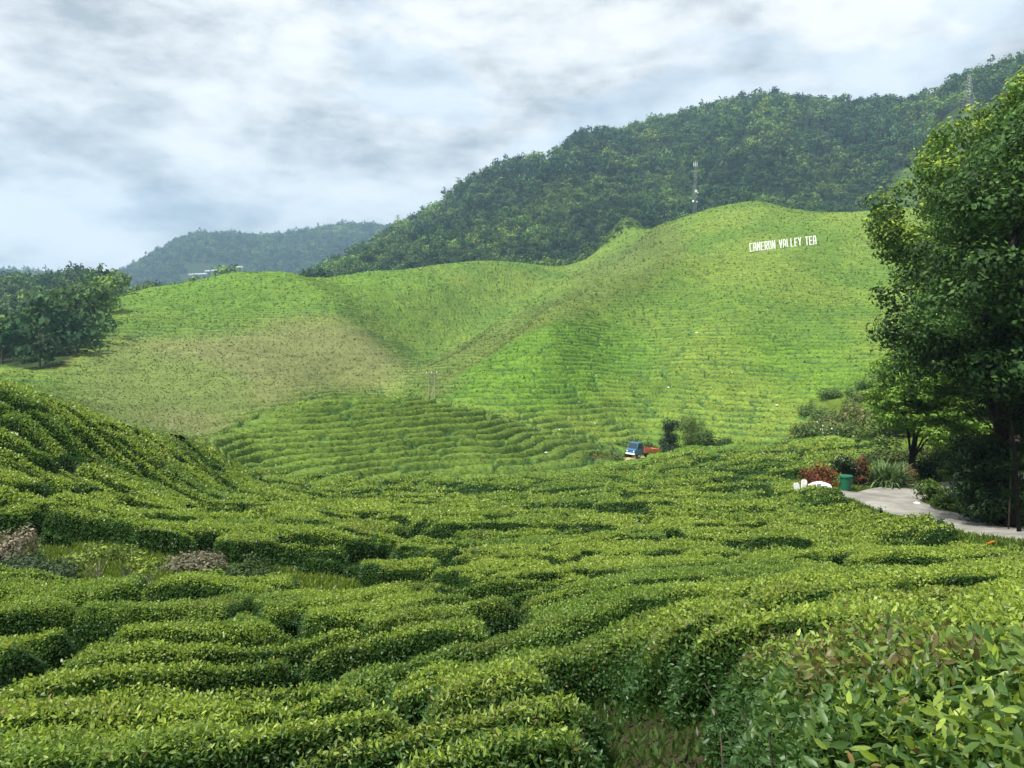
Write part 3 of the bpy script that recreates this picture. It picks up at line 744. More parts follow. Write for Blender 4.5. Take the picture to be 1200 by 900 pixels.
def ellip_lobes(R_, Hc, z0, n, lr=(.32, .5), zsq=.7):
    out = []
    for i in range(n):
        a = rng.uniform(0, 2 * PI); rad = R_ * math.sqrt(rng.random()) * .72; h = rng.uniform(0, 1)
        rad *= math.sqrt(max(.15, 1 - (h - .35) ** 2 * 1.6)); q = R_ * rng.uniform(*lr)
        out.append((rad * math.cos(a), rad * math.sin(a), z0 + h * Hc, q, q * rng.uniform(.8, 1.2), q * zsq))
    return out
def trunk_mb(h, r, lean=(0, 0), nb=5, spread=2.5, z1=None, seg=8):
    mb = MB(); pts = []; n = 6
    for i in range(n + 1):
        t = i / n; pts.append((lean[0] * t + rng.normal(0, r * .25) * (0 < i), lean[1] * t + rng.normal(0, r * .25) * (0 < i), h * t - .3 * (i == 0)))
    mb.tube(pts, [r * (1.35 if i == 0 else 1 - .6 * i / n) for i in range(n + 1)], seg)
    for b in range(nb):
        k = rng.integers(2, n + 1); p = Vector(pts[k]); a = rng.uniform(0, 2 * PI); s = spread * rng.uniform(.6, 1.1)
        m = p + Vector((math.cos(a) * s * .5, math.sin(a) * s * .5, s * .35)); e = p + Vector((math.cos(a) * s, math.sin(a) * s, s * rng.uniform(.5, .9)))
        mb.tube([p, m, e], [r * .4, r * .28, r * .1], 6)
    return mb
# ---- forest tree kinds (crown diameter about 10 m)
def forest_variant(i):
    kind = i % 5
    Rr = [7.4, 6.6, 8.4, 5.6, 7.0][kind]; Hc = [5.5, 8.0, 4.2, 9.0, 6.0][kind]; z0 = [3, 2.5, 4.5, 2, 2.5][kind]
    lob = ellip_lobes(Rr, Hc, z0, [9, 11, 8, 10, 10][kind], zsq=[.7, .85, .5, .95, .7][kind])
    col = [(.040, .070, .022), (.034, .062, .022), (.052, .078, .022), (.042, .072, .024), (.066, .088, .026)][kind]
    V, Q_, C = crown_geo(lob, .50, 1.2, col=(1.4 * col[0], 1.4 * col[1], 1.8 * col[2]), colv=.28, inner=.3, asp=.8)
    return V, Q_, C, z0 + Hc * .3
VARS = []
for i in range(8):
    V, Q_, C, th_ = forest_variant(i)
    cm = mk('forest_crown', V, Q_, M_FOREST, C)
    tb = trunk_mb(th_ + 2, .22, nb=4, spread=3.0, seg=6)
    VARS.append((cm, tb, th_))
tmeshes = []
for cm, tb, th_ in VARS:
    me = bpy.data.meshes.new('forest_trunk'); me.from_pydata(np.concatenate(tb.v).tolist(), [], tb.f); me.materials.append(M_BARK); me.update(); tmeshes.append(me)
# joined crown and trunk for the small ones
def joined(i):
    cm, tb, th_ = VARS[i]
    nv = len(cm.vertices); co = np.zeros(nv * 3, np.float32); cm.vertices.foreach_get('co', co); co = co.reshape(-1, 3)
    ca = np.zeros(nv * 4, np.float32); cm.color_attributes['Col'].data.foreach_get('color', ca); ca = ca.reshape(-1, 4)[:, :3]
    q = np.arange(nv).reshape(-1, 4)
    tv = np.concatenate(tb.v); tq = np.array([f for f in tb.f if len(f) == 4]) + nv
    V = np.concatenate([co, tv]); Q_ = np.concatenate([q, tq]); C = np.concatenate([ca, np.tile([.1, .1, .08], (len(tv), 1))])
    return mk('forest_tree', V, Q_, None, C, mats=[M_FOREST, M_BARK], mi=np.r_[np.zeros(len(q)), np.ones(len(tq))])
JOINED = [joined(i) for i in range(8)]
# candidate points
def forest_points():
    pts = []
    def jitgrid(x0, x1, y0, y1, s):
        gx, gy = np.meshgrid(np.arange(x0, x1, s), np.arange(y0, y1, s)); gx = gx + rng.uniform(-.45, .45, gx.shape) * s; gy = gy + rng.uniform(-.45, .45, gy.shape) * s
        return gx.ravel(), gy.ravel()
    for (s, r0, r1, sc) in ((7.6, 150, 700, .88), (12.0, 700, 1260, 1.32), (17, 1260, 2680, 1.8)):
        x, y = jitgrid(-1900, 1000, 60, 2700, s); r = np.hypot(x, y); a = np.arctan2(x, y)
        m = (r > r0) & (r <= r1) & (a > math.radians(-40)) & (a < math.radians(38)); x, y, r, a = x[m], y[m], r[m], a[m]
        z = ground(x, y); u, v = pix(x, y, z)
        gro = inpoly(u, v, GROVE) & (r > 165) & (r < 420)
        m = gro | (r > curve_r(k11r, a) * 1.10)
        m &= ~((u > 214) & (u < 292) & (v > 309) & (v < 334) & (r > 1200))
        m &= ~(inpoly(u, v, [(685,310),(712,262),(735,232),(762,255),(785,290),(785,310)]) & (r > 410) & (r < 560))
        m &= ~(inpoly(u, v, TEAPATCH) & (r > 420) & (r < 780)) & ~(inpoly(u, v, PALESPUR) & (r < 560))
        if r0 == 1260: m &= (a < az_tan(520, 300)[0])
        k = np.where(m)[0]
        # leave out what hills hide completely
        keep = []
        for i in k:
            rr = np.exp(np.linspace(math.log(60), math.log(r[i] * .985), 70)); el = (z[i] + 13 * sc) / r[i]
            g = ground(np.sin(a[i]) * rr, np.cos(a[i]) * rr) + np.where(rr > 450, 5, 0)
            if (g / rr).max() < el: keep.append(i)
        k = np.array(keep)
        for i in k: pts.append((x[i], y[i], z[i], r[i], sc * rng.uniform(.72, 1.25)))
    gx, gy = np.meshgrid(np.arange(20, 900, 4.6), np.arange(250, 760, 4.6)); x = (gx + rng.uniform(-1.5, 1.5, gx.shape)).ravel(); y = (gy + rng.uniform(-1.5, 1.5, gx.shape)).ravel()
    z = ground(x, y); r = np.hypot(x, y); u, v = pix(x, y, z)
    m = (inpoly(u, v, TEAPATCH) & (r > 420) & (r < 780)) | (inpoly(u, v, CONE) & (r > 420) & (r < 560)) | (inpoly(u, v, PALESPUR) & (r > 395) & (r < 560))
    for i in np.where(m)[0]: pts.append((x[i], y[i], z[i] - 1, r[i], rng.uniform(.10, .24) if rng.random() > .03 else .5))
    return pts
FP = forest_points(); print('forest trees', len(FP))
def is_in(p):
    u, v = pix(p[0], p[1], p[2] + 6); return -5 < u < 1205 and 0 < v < 900
fpi = sorted(range(len(FP)), key=lambda i: -(FP[i][4] / FP[i][3]) if is_in(FP[i]) else 1)
indiv = fpi[:285]; rest = fpi[285:]
for n_, i in enumerate(indiv):
    x, y, z, r, s = FP[i]; k = int(rng.integers(8)); u, v = pix(x, y, z)
    if u < 170:
        o = empty('forest_tree', (x, y, z - .3), rng.uniform(0, 6.28)); o.scale = (s, s, s * rng.uniform(.85, 1.3))
        link('crown', VARS[k][0], o); link('trunk', tmeshes[k], o)
        tag(o, 'dark bluish green broadleaf tree in the shady grove beside the far left hill', 'tree', 'trees of the grove on the left')
    else:
        o = link('forest_tree', JOINED[k], None, (x, y, z - .3)); o.rotation_euler = (0, 0, rng.uniform(0, 6.28)); o.scale = (s, s, s * rng.uniform(.9, 1.35))
        tag(o, 'forest tree at the jungle edge just above the top of the tea hills', 'tree', 'trees along the jungle edge')
# the mass of the forest: one object, copies of the tree kinds placed on its points
def scatter_forest():
    pts = np.array([FP[i] for i in rest]); n = len(pts)
    me = bpy.data.meshes.new('forest'); me.vertices.add(n); me.vertices.foreach_set('co', pts[:, :3].astype(np.float32).ravel())
    a = me.attributes.new('tscale', 'FLOAT_VECTOR', 'POINT'); s = pts[:, 4:5] * np.concatenate([np.ones((n, 2)), rng.uniform(.85, 1.35, (n, 1))], 1); a.data.foreach_set('vector', s.astype(np.float32).ravel())
    a = me.attributes.new('trot', 'FLOAT', 'POINT'); a.data.foreach_set('value', rng.uniform(0, 6.28, n).astype(np.float32))
    a = me.attributes.new('tkind', 'INT', 'POINT'); a.data.foreach_set('value', rng.integers(0, 8, n).astype(np.int32))
    o = link('forest', me, None); tag(o, 'dense jungle covering the mountains behind the tea hills', 'forest', None, 'stuff')
    src = []
    for k in range(8):
        for ob in bpy.data.objects:
            if ob.name.startswith('forest_tree') and ob.data == JOINED[k]: src.append(ob); break
    ng = bpy.data.node_groups.new('forest_scatter', 'GeometryNodeTree')
    ng.interface.new_socket('Geometry', in_out='INPUT', socket_type='NodeSocketGeometry'); ng.interface.new_socket('Geometry', in_out='OUTPUT', socket_type='NodeSocketGeometry')
    gi = ng.nodes.new('NodeGroupInput'); go = ng.nodes.new('NodeGroupOutput'); jn = ng.nodes.new('GeometryNodeJoinGeometry')
    for ob in reversed(src):
        oi = ng.nodes.new('GeometryNodeObjectInfo'); oi.transform_space = 'ORIGINAL'; oi.inputs['Object'].default_value = ob; oi.inputs['As Instance'].default_value = True
        ng.links.new(oi.outputs['Geometry'], jn.inputs[0])
    ip = ng.nodes.new('GeometryNodeInstanceOnPoints'); ip.inputs['Pick Instance'].default_value = True
    def attr(nm, ty):
        q_ = ng.nodes.new('GeometryNodeInputNamedAttribute'); q_.data_type = ty; q_.inputs['Name'].default_value = nm
        return [s_ for s_ in q_.outputs if s_.enabled and s_.name == 'Attribute'][0]
    cx = ng.nodes.new('ShaderNodeCombineXYZ'); ng.links.new(attr('trot', 'FLOAT'), cx.inputs['Z'])
    er = ng.nodes.new('FunctionNodeEulerToRotation'); ng.links.new(cx.outputs[0], er.inputs[0])
    ng.links.new(gi.outputs[0], ip.inputs['Points']); ng.links.new(jn.outputs[0], ip.inputs['Instance'])
    ng.links.new(attr('tkind', 'INT'), ip.inputs['Instance Index']); ng.links.new(er.outputs[0], ip.inputs['Rotation']); ng.links.new(attr('tscale', 'FLOAT_VECTOR'), ip.inputs['Scale'])
    ng.links.new(ip.outputs[0], go.inputs[0])
    md = o.modifiers.new('scatter', 'NODES'); md.node_group = ng
scatter_forest()
# ------------------------------------------------------------------ shrubs and trees near the road
def poly_lobes(poly, r, depth, n, rad, zsq=.75):
    xs = [p[0] for p in poly]; ys = [p[1] for p in poly]; out = []; tries = 0
    while len(out) < n and tries < 20000:
        tries += 1
        u, v = rng.uniform(min(xs), max(xs)), rng.uniform(min(ys), max(ys)); q = rng.uniform(*rad); pr = q * FPX / r * .55
        if not all(inpoly(np.array([u + du * pr]), np.array([v + dv * pr * zsq]), poly)[0] for du, dv in ((1, 0), (-1, 0), (0, 1), (0, -1))): continue
        x, y, z = at(u, v, r + rng.uniform(-depth, depth)); out.append((x, y, z, q, q * rng.uniform(.85, 1.2), q * zsq))
    return out
def tree_poly(name, poly, r, depth, n, rad, size, base, col, label, cat='tree', group=None, trunk_r=.3, dens=.8, flush=None, colv=.3, zsq=.75, trunk_pts=None, limbs=9, bark=None, asp=.6, inner=.3, extra=None):
    bx, by, bz = on(*base); lob = poly_lobes(poly, r, depth, n, rad, zsq) + (extra or [])
    O = np.array([bx, by, bz]); root = empty(name, (bx, by, bz))
    lob2 = [(x - bx, y - by, z - bz, a, b, c) for x, y, z, a, b, c in lob]
    V, Q_, C = crown_geo(lob2, dens, size, col=col, colv=colv, flush=flush, asp=asp, inner=inner)
    link('crown' if cat == 'tree' else 'foliage', mk(name + '_leaves', V, Q_, M_TREE, C), root)
    mb = MB(); tp = [Vector(np.array(at(*p)) - O) for p in trunk_pts] if trunk_pts else [Vector((0, 0, 0)), Vector((np.mean([l[0] for l in lob2]) * .5, np.mean([l[1] for l in lob2]) * .5, np.mean([l[2] for l in lob2])))]
    tp[0].z = -.3
    if len(tp) == 2: tp = [tp[0], tp[0].lerp(tp[1], .5) + Vector((rng.normal(0, trunk_r), rng.normal(0, trunk_r), 0)), tp[1]]
    mb.tube(tp, [trunk_r * (1.25 - .65 * i / (len(tp) - 1)) for i in range(len(tp))], 10)
    for l in (lob2[i] for i in rng.permutation(len(lob2))[:limbs]):
        i = int(rng.integers(1, len(tp))); p = tp[i]; e = Vector(l[:3]); m = p.lerp(e, .5) + Vector((0, 0, -.08 * (e - p).length)); k = trunk_r * .42
        mb.tube([p, m, e], [k, k * .7, k * .25], 6)
    mb.build('trunk' if cat == 'tree' else 'stems', bark or M_BARK, root, smooth=True)
    tag(root, label, cat, group); return root
def shrub(name, u, r, w, h, size, col, label, n=10, flush=None, group=None, cat='shrub', dens=.8, colv=.25, stem=.03, z0=.25, zsq=.8, asp=.6, flowers=None, xyz=None, dep=None):
    x, y, z = xyz or on(u, r); root = empty(name, (x, y, z)); lob = []
    for i in range(n):
        a = rng.uniform(0, 2 * PI); q = rng.uniform(.22, .36) * w; hh = rng.uniform(z0, 1) * h; k = math.sqrt(rng.random()) * (w / 2 - q * .6) * (1.15 - .5 * hh / h)
        lob.append((k * math.cos(a), k * math.sin(a) * (dep or 1), max(hh - q * zsq * .7, q * .4), q, q, min(q * zsq, h * .45)))
    V, Q_, C = crown_geo(lob, dens, size, col=col, colv=colv, flush=flush, asp=asp)
    link('foliage', mk(name + '_leaves', V, Q_, M_TREE, C), root)
    mb = MB()
    for l in lob[:7]: mb.tube([(rng.normal(0, w * .04), rng.normal(0, w * .04), -.1), (l[0] * .4, l[1] * .4, l[2] * .5), l[:3]], [stem, stem * .7, stem * .3], 5)
    mb.build('stems', M_BARK, root, smooth=True)
    if flowers:
        fc, fn_ = flowers; k = rng.integers(0, len(lob), fn_); d = unit(rng.normal(size=(fn_, 3)) + np.array([0, -.6, .6])); Lb = np.array(lob)[k]
        p = Lb[:, :3] + d * Lb[:, 3:6] * 1.02; s_ = max(.05, size * .7)
        D_, W_ = rand_dirs(fn_ * 3, .5, np.repeat(d, 3, 0)); v_, q_ = leaf_quads(np.repeat(p, 3, 0), D_, W_, np.full(fn_ * 3, s_), np.full(fn_ * 3, s_ * .8))
        link('blossoms', mk('blossoms', v_, q_, M_TREE, np.tile(fc, (len(v_), 1))), root)
    tag(root, label, cat, group); return root
def rosette(name, u, r, w, h, n, col, label, blade=.07, cat='plant', lift=0):
    x, y, z = on(u, r); z += lift; P_ = []; 
    V = []; Q_ = []; C = []
    for i in range(n):
        a = rng.uniform(0, 2 * PI); el = rng.uniform(.1, 1.15); l = rng.uniform(.6, 1.0) * math.hypot(w / 2 * math.cos(el), h * math.sin(el)) * 1.15
        d = np.array([math.cos(a) * math.cos(el), math.sin(a) * math.cos(el), math.sin(el)]); s_ = np.array([-math.sin(a), math.cos(a), 0]); b = len(V)
        o_ = np.array([rng.normal(0, w * .12), rng.normal(0, w * .12), rng.uniform(0, h * .3)]); cc = np.array(col) * rng.uniform(.6, 1.5)
        for t in (0, .35, .7, 1.0):
            c_ = o_ + d * l * t + np.array([0, 0, -.45 * l * t * t * math.cos(el)]); wd = blade * (1, 1.15, .8, .05)[int(t * 3 + .1)]
            V += [c_ - s_ * wd / 2, c_ + s_ * wd / 2]; C += [cc, cc]
        for k in range(3): Q_.append((b + 2 * k, b + 2 * k + 1, b + 2 * k + 3, b + 2 * k + 2))
    o = link(name, mk(name, V, Q_, M_TREE, np.array(C)), None, (x, y, z)); tag(o, label, cat); return o
M_DARKBARK = plain('dark_bark', (.022, .019, .015), .95, var=.5, scale=9, bump=.05, spec=.05)
YG = (.24, .33, .04); 
# the tall dark tree at the right edge
tree_poly('broadleaf_tree', [(1046,300),(1075,250),(1110,215),(1150,170),(1210,120),(1330,60),(1480,120),(1520,330),(1440,470),(1300,480),(1210,470),(1150,462),(1105,440),(1075,462),(1042,430),(1028,350)], 38, 4.5, 330, (.9, 1.8), .19, (1188, 38.5),
    (.042, .092, .024), 'tall dark leafy tree with a leaning trunk towering over the road at the right', flush=((.09, .18, .03), .25), trunk_r=.25, colv=.4, limbs=14, bark=M_DARKBARK,
    trunk_pts=[(1188,612,38.5),(1184,560,38.5),(1172,500,38.4),(1160,450,38),(1150,400,37.5),(1165,330,37.5),(1200,250,38)], dens=.75)
# the lighter tree whose top shows above and left of it
tree_poly('broadleaf_tree', [(1010,240),(1030,222),(1062,212),(1080,180),(1100,150),(1128,138),(1150,120),(1180,95),(1205,78),(1290,50),(1340,200),(1200,330),(1110,370),(1050,345),(1035,300)], 52, 4.0, 210, (.8, 1.6), .23, (1170, 53),
    (.080, .155, .03), 'yellow green tree with light new leaves rising behind the dark roadside tree', flush=(YG, .6), trunk_r=.35, colv=.35, limbs=12, dens=.75)
# creepers hanging on the leaning trunk
tree_poly('leafy_tree', [(1118,395),(1200,390),(1330,380),(1330,520),(1215,520),(1165,505),(1150,470),(1122,450)], 43, 2.5, 130, (.6, 1.15), .18, (1225, 43),
    (.032, .070, .020), 'dark leafy tree filling the space under the tall tree crown', flush=((.09, .17, .03), .2), trunk_r=.14, bark=M_DARKBARK)
tree_poly('leafy_tree', [(1065,380),(1130,375),(1215,380),(1215,470),(1180,478),(1140,455),(1100,440),(1062,425)], 36.4, .8, 70, (.45, .85), .17, (1200, 36.6),
    (.030, .068, .020), 'young leafy tree close in front of the leaning trunk, its crown hiding the branches', flush=((.09, .17, .03), .25), trunk_r=.07, bark=M_DARKBARK, limbs=6)
tree_poly('creeper', [(1132,400),(1205,400),(1212,540),(1200,592),(1168,585),(1148,500),(1136,440)], 37.9, .7, 60, (.22, .42), .13, (1186, 37.5), (.020, .038, .012),
    'dark creeper hanging round the leaning trunk of the tall tree', cat='creeper', trunk_r=.03, limbs=4, dens=.9)
rosette('bird_nest_fern', 1196, 36.8, 1.5, 1.0, 60, (.05, .09, .03), 'spiky fern growing halfway up the leaning tree trunk', .09, 'fern', lift=2.6)
tree_poly('layered_tree', [(1016,432),(1040,410),(1085,405),(1130,420),(1165,440),(1172,500),(1140,520),(1110,535),(1085,515),(1060,505),(1032,505),(1012,470)], 55, 2.8, 270, (.6, 1.15), .19, (1070, 55),
    (.13, .235, .038), 'spreading tree with tiers of bright green leaves where the road turns', flush=((.22, .34, .045), .45), trunk_r=.17, bark=M_DARKBARK, zsq=.38, limbs=16, colv=.3,
    trunk_pts=[(1070,570,55),(1068,540,55),(1074,505,55.2),(1078,470,55.5),(1080,430,56)])
tree_poly('roadside_tree', [(1085,455),(1130,400),(1200,380),(1330,330),(1480,330),(1500,540),(1330,560),(1200,560),(1110,545)], 66, 5, 120, (1.0, 2.0), .27, (1180, 66), (.055, .10, .02),
    'mid green tree filling the gap behind the bend of the road', flush=((.11, .17, .03), .25), trunk_r=.3)
tree_poly('dark_shrub', [(1108,530),(1125,508),(1160,510),(1190,520),(1196,600),(1188,616),(1140,612),(1118,590)], 39.5, 1.5, 150, (.4, .75), .14, (1155, 40.2), (.026, .056, .018),
    'large dark green shrub beside the foot of the leaning tree', cat='shrub', trunk_r=.08, limbs=8, flush=((.06, .11, .03), .12), dens=.9)
tree_poly('undergrowth', [(1190,560),(1260,520),(1420,480),(1500,640),(1260,640),(1195,615)], 41, 2, 46, (.6, 1.2), .17, (1260, 41.5), (.03, .06, .015), 'dense dark bushes under the tall tree at the picture edge', cat='shrub', trunk_r=.07, limbs=6)
for u, r, w, h, c, lb in ((1098, 46, 2.2, 1.3, (.07, .13, .02), 'low light green shrub on the grass verge inside the bend'), (1112, 43.5, 1.6, 1.1, (.06, .115, .02), 'small bright shrub in front of the large dark shrub'),
                          (1090, 57, 2.4, 1.8, (.016, .035, .012), 'low dark shrub in deep shade behind the layered tree trunk'), (1118, 60, 3.5, 3.0, (.03, .06, .015), 'dark bushy shrub where the road disappears')):
    shrub('shrub', u, r, w, h, .15, c, lb, group='shrubs by the road bend', flush=((.13, .2, .03), .2))
shrub('copper_shrub', 965, 49, 2.7, 1.9, .12, (.13, .040, .022), 'red leaved shrub beside the white boards, left of the green bin', n=14, flush=((.28, .10, .04), .45), cat='shrub')
shrub('copper_shrub', 1013, 50.5, 1.5, 2.0, .12, (.11, .040, .024), 'red leaved shrub right of the green bin, narrower than the other', n=9, flush=((.20, .075, .04), .4), cat='shrub')
shrub('variegated_shrub', 994, 50.3, 2.2, 2.0, .14, (.030, .055, .02), 'dark shrub with cream edged leaves behind the green bin', n=12, flush=((.22, .27, .12), .3), cat='shrub')
rosette('lily_clump', 1042, 51, 3.0, 1.9, 700, (.10, .16, .06), 'big clump of pale strap leaved lilies left of the layered tree', .09)
shrub('shrub', 1028, 52, 1.2, .9, .12, (.05, .09, .02), 'little green shrub between the narrow red shrub and the lilies')
shrub('dry_shrub', 1064, 53, 1.4, 1.4, .12, (.17, .10, .045), 'brownish fern like shrub at the foot of the layered tree', flush=((.24, .14, .07), .3), cat='shrub')
shrub('dry_shrub', 950, 47.5, .9, .55, .10, (.20, .11, .06), 'low dry brown plant beside the white boards', n=6, cat='shrub')
# mixed flowering shrubs on the far bank
for i, (u, r, w, h, c, fl) in enumerate([(945,113,5,3.4,(.055,.10,.025),None),(962,118,5,3.6,(.09,.12,.03),((.75,.7,.6),40)),(983,114,6,4.2,(.08,.12,.03),((.6,.45,.35),50)),(1003,117,6,5.0,(.11,.13,.035),None),
        (1022,112,5,4.6,(.085,.125,.03),((.6,.4,.3),40)),(1036,108,5,5.2,(.05,.10,.02),None),(1052,104,6,5,(.06,.11,.02),None),(970,108,4.5,2.6,(.06,.11,.03),((.8,.8,.75),30)),(995,104,4,2.4,(.07,.12,.03),None),(1020,101,4.5,3,(.09,.14,.03),None)]):
    shrub('flowering_shrub' if fl else 'shrub', u, r, w, h, .30, c, ['mixed leafy shrub on the bank at the foot of the big tea hill', 'shrub dotted with pale flowers on the bank at the foot of the big tea hill'][fl is not None], group=['leafy shrubs on the far bank', 'flowering shrubs on the far bank'][fl is not None], flowers=fl, flush=((.16, .2, .05), .25))
for i in range(48):
    u_ = rng.uniform(925, 1075); r_ = rng.uniform(108, 150)
    if u_ < 945 and r_ > 130: r_ -= 20
    shrub('shrub', u_, r_, rng.uniform(3.2, 5.5), rng.uniform(1.8, 3.8), .30, tuple(1.5 * np.array([(.06, .11, .025), (.10, .13, .035), (.055, .10, .025)][i % 3])), 'one of the mixed wild shrubs covering the bank left of the layered tree', group='wild shrubs on the bank', flush=((.17, .21, .06), .3), n=8, stem=.02)
for i in range(12):
    shrub('shrub', 1030 + i * 10 + rng.uniform(-6, 6), rng.uniform(59, 74), rng.uniform(2.2, 3.6), rng.uniform(1.4, 2.8), .2, (.04 + .03 * rng.random(), .085, .022), 'leafy shrub in the shade behind the layered tree', group='shrubs behind the layered tree', flush=((.12, .18, .04), .25))
for i in range(9):
    shrub('shrub', 1065 + i * 24 + rng.uniform(-6, 6), rng.uniform(76, 110), rng.uniform(4, 6), rng.uniform(3, 6), .32, (.055 + .03 * rng.random(), .11, .022), 'tall leafy shrub seen in gaps behind the roadside trees', group='shrubs behind the roadside trees', flush=((.13, .2, .04), .3))
# around the parked truck
shrub('young_tree', 785, 119, 3.8, 5.6, .30, (.030, .060, .025), 'dark young tree just behind the truck', cat='tree', n=26, stem=.08, z0=.12)
shrub('bamboo_clump', 812, 121, 6.0, 5.6, .30, (.085, .14, .030), 'feathery light green bamboo clump right of the dark young tree', n=16, cat='bamboo', asp=.3, flush=((.14, .19, .05), .3))
shrub('shrub', 830, 117, 4.5, 3.2, .30, (.07, .12, .03), 'rounded green shrub at the right foot of the bamboo')
shrub('shrub', 851, 119, 3.2, 2.2, .28, (.04, .08, .02), 'dark low shrub at the right end of the bushes by the truck')
shrub('shrub', 742, 119, 4.5, 3.0, .30, (.075, .125, .03), 'light shrub behind the blue cab of the truck')
shrub('shrub', 728, 124, 3.2, 2.2, .28, (.045, .085, .025), 'small dark shrub left of the shrub behind the cab')
shrub('shrub', 762, 121, 4.0, 2.6, .28, (.06, .105, .03), 'green shrub behind the red load bed')
shrub('wild_bush', 718, 92, 3.6, 1.8, .20, (.10, .125, .035), 'olive wild bush below the blue cab beside the dirt track')
shrub('wild_bush', 703, 93, 2.6, 1.2, .20, (.14, .13, .05), 'brownish wild bush at the left end of the dirt track')
# ---- plants of the grassy clearing
def clear_xy(u, v): return cast(u, v, h=.05)
def vase_shrub(u, v, h, w, label, col, flush):
    x, y = clear_xy(u, v); z = gz(x, y); root = empty('pruned_tea_shrub', (x, y, z)); mb = MB(); lob = []
    for i in range(9):
        a = rng.uniform(0, 2 * PI); k = w / 2 * math.sqrt(rng.random()) * .85; e = (k * math.cos(a), k * math.sin(a), h * rng.uniform(.78, .95))
        mb.tube([(rng.normal(0, .015), rng.normal(0, .015), -.05), (e[0] * .18, e[1] * .18, h * .35), e], [.014, .010, .005], 5); lob.append((*e, w * .26, w * .26, .12))
    mb.build('stems', M_PALEBARK, root, smooth=True); V, Q_, C = crown_geo(lob, .65, .07, col=col, flush=flush)
    link('foliage', mk('shrub_leaves', V, Q_, M_TREE, C), root); tag(root, label, 'tea shrub')
vase_shrub(115, 692, 1.0, 1.25, 'small umbrella shaped shrub with pale bare stems, leftmost in the clearing', (.10, .15, .03), (YG, .35))
vase_shrub(147, 686, .9, .9, 'small open shrub close beside the umbrella shaped one', (.09, .13, .03), (YG, .3))
vase_shrub(175, 703, .95, .9, 'thin twiggy shrub at the front edge of the clearing', (.12, .17, .03), (YG, .45))
def sm(u, v, w, h, col, label, flush=None, cat='shrub', name='weed_bush'):
    x, y = clear_xy(u, v); shrub(name, 0, 0, w, h, .075, col, label, xyz=(x, y, gz(x, y)), flush=flush, stem=.012, cat=cat)
sm(240, 690, 1.2, .6, (.09, .15, .03), 'low leafy weed bush at the right of the clearing', (YG, .3))
sm(235, 672, 2.0, .75, (.13, .13, .08), 'greyish pink dried bush behind the clearing', ((.20, .18, .12), .5), name='dried_bush')
sm(300, 690, 2.0, .85, (.05, .09, .025), 'round dark bush right of the clearing')
sm(8, 668, 1.8, 1.0, (.14, .13, .09), 'greyish pink dried bush at the left picture edge', ((.34, .28, .22), .5), name='dried_bush')
sm(38, 690, 2.0, 1.05, (.05, .085, .04), 'dull bluish green bush left of the clearing')
# ------------------------------------------------------------------ grass: clearing and road verges
def grass_patch():
    Vs = []; 
    n = 60000; x = GRASS_C[0] + rng.uniform(-5.6, 5.6, n); y = GRASS_C[1] + rng.uniform(-3.8, 3.8, n); m = (((x - GRASS_C[0]) / 5.4) ** 2 + ((y - GRASS_C[1]) / 3.5) ** 2) < 1
    xa, ya = x[m], y[m]; ca = np.array([.125, .18, .022]) * rng.uniform(.7, 1.35, (m.sum(), 1)); la = rng.uniform(.08, .26, m.sum())
    n = 150000; k = rng.integers(0, len(RC) - 1, n); t = rng.random(n)[:, None]; c = RC[k] * (1 - t) + RC[k + 1] * t; tn = unit(RC[k + 1] - RC[k]); nn = np.stack([tn[:, 1], -tn[:, 0]], 1)
    off = rng.uniform(1.75, 6.5, n) * rng.choice([-1, 1], n); p = c + nn * off[:, None]; d_ = dist_line(p[:, 0], p[:, 1], RC); m = (d_ > 1.75) & (dist_line(p[:, 0], p[:, 1], RC_SPUR) > 1.2)
    p = p[m]; cb = np.array([.105, .165, .022]) * rng.uniform(.65, 1.4, (len(p), 1)); lb = rng.uniform(.08, .30, len(p))
    X_ = np.r_[xa, p[:, 0]]; Y_ = np.r_[ya, p[:, 1]]; C_ = np.concatenate([ca, cb]); L_ = np.r_[la, lb]; D_, W_ = rand_dirs(len(X_), 1.4); W_[:, 2] *= .2; W_ = unit(W_)
    v_, q_ = leaf_quads(np.stack([X_, Y_, ground(X_, Y_) - .01], 1), D_, W_, L_, L_ * .22)
    o = link('grass', mk('grass', v_, q_, M_LEAF, np.repeat(C_, 4, 0))); tag(o, 'short yellow green grass in the clearing and along the road', 'grass', None, 'stuff')
grass_patch()
def litter():
    n = 420000; a = rng.uniform(math.radians(-48), math.radians(46), n); r = 1.3 * np.exp(rng.random(n) * math.log(75 / 1.3)); x, y = np.sin(a) * r, np.cos(a) * r
    rw, sg, d_ = near_pattern(x, y); h_ = near_height(x, y, rw, sg, d_); m = (h_ < .15) & ((r > 6) | (rng.random(n) < .3)) & (dist_line(x, y, RC) > 1.9) & (dist_line(x, y, RC_SPUR) > 1.3); x, y, r = x[m], y[m], r[m]; n = len(x)
    up = rng.random(n) < .55; l = np.maximum(.05, .0035 * r) * rng.uniform(.6, 1.4, n) * np.where(up, 1.5, 1)
    D_, W_ = rand_dirs(n, 0); D_[:, 2] = np.where(up, np.abs(D_[:, 2]) + .8, D_[:, 2] * .25); D_ = unit(D_); W_ = unit(np.cross(D_, rng.normal(size=(n, 3)) * np.where(up, 1, .2)[:, None] + np.array([0, 0, 1.0]) * (~up)[:, None]))
    c = np.where(up[:, None], np.array([.05, .10, .02]), np.array([.055, .042, .024])) * rng.uniform(.5, 1.5, (n, 1))
    v_, q_ = leaf_quads(np.stack([x, y, ground(x, y) + .01], 1), D_, W_, l, l * np.where(up, .3, .55)); o = link('leaf_litter', mk('litter', v_, q_, M_LEAF, np.repeat(c, 4, 0))); tag(o, 'dry leaves and small weeds on the soil between the tea bushes', 'leaf litter', None, 'stuff')
litter()
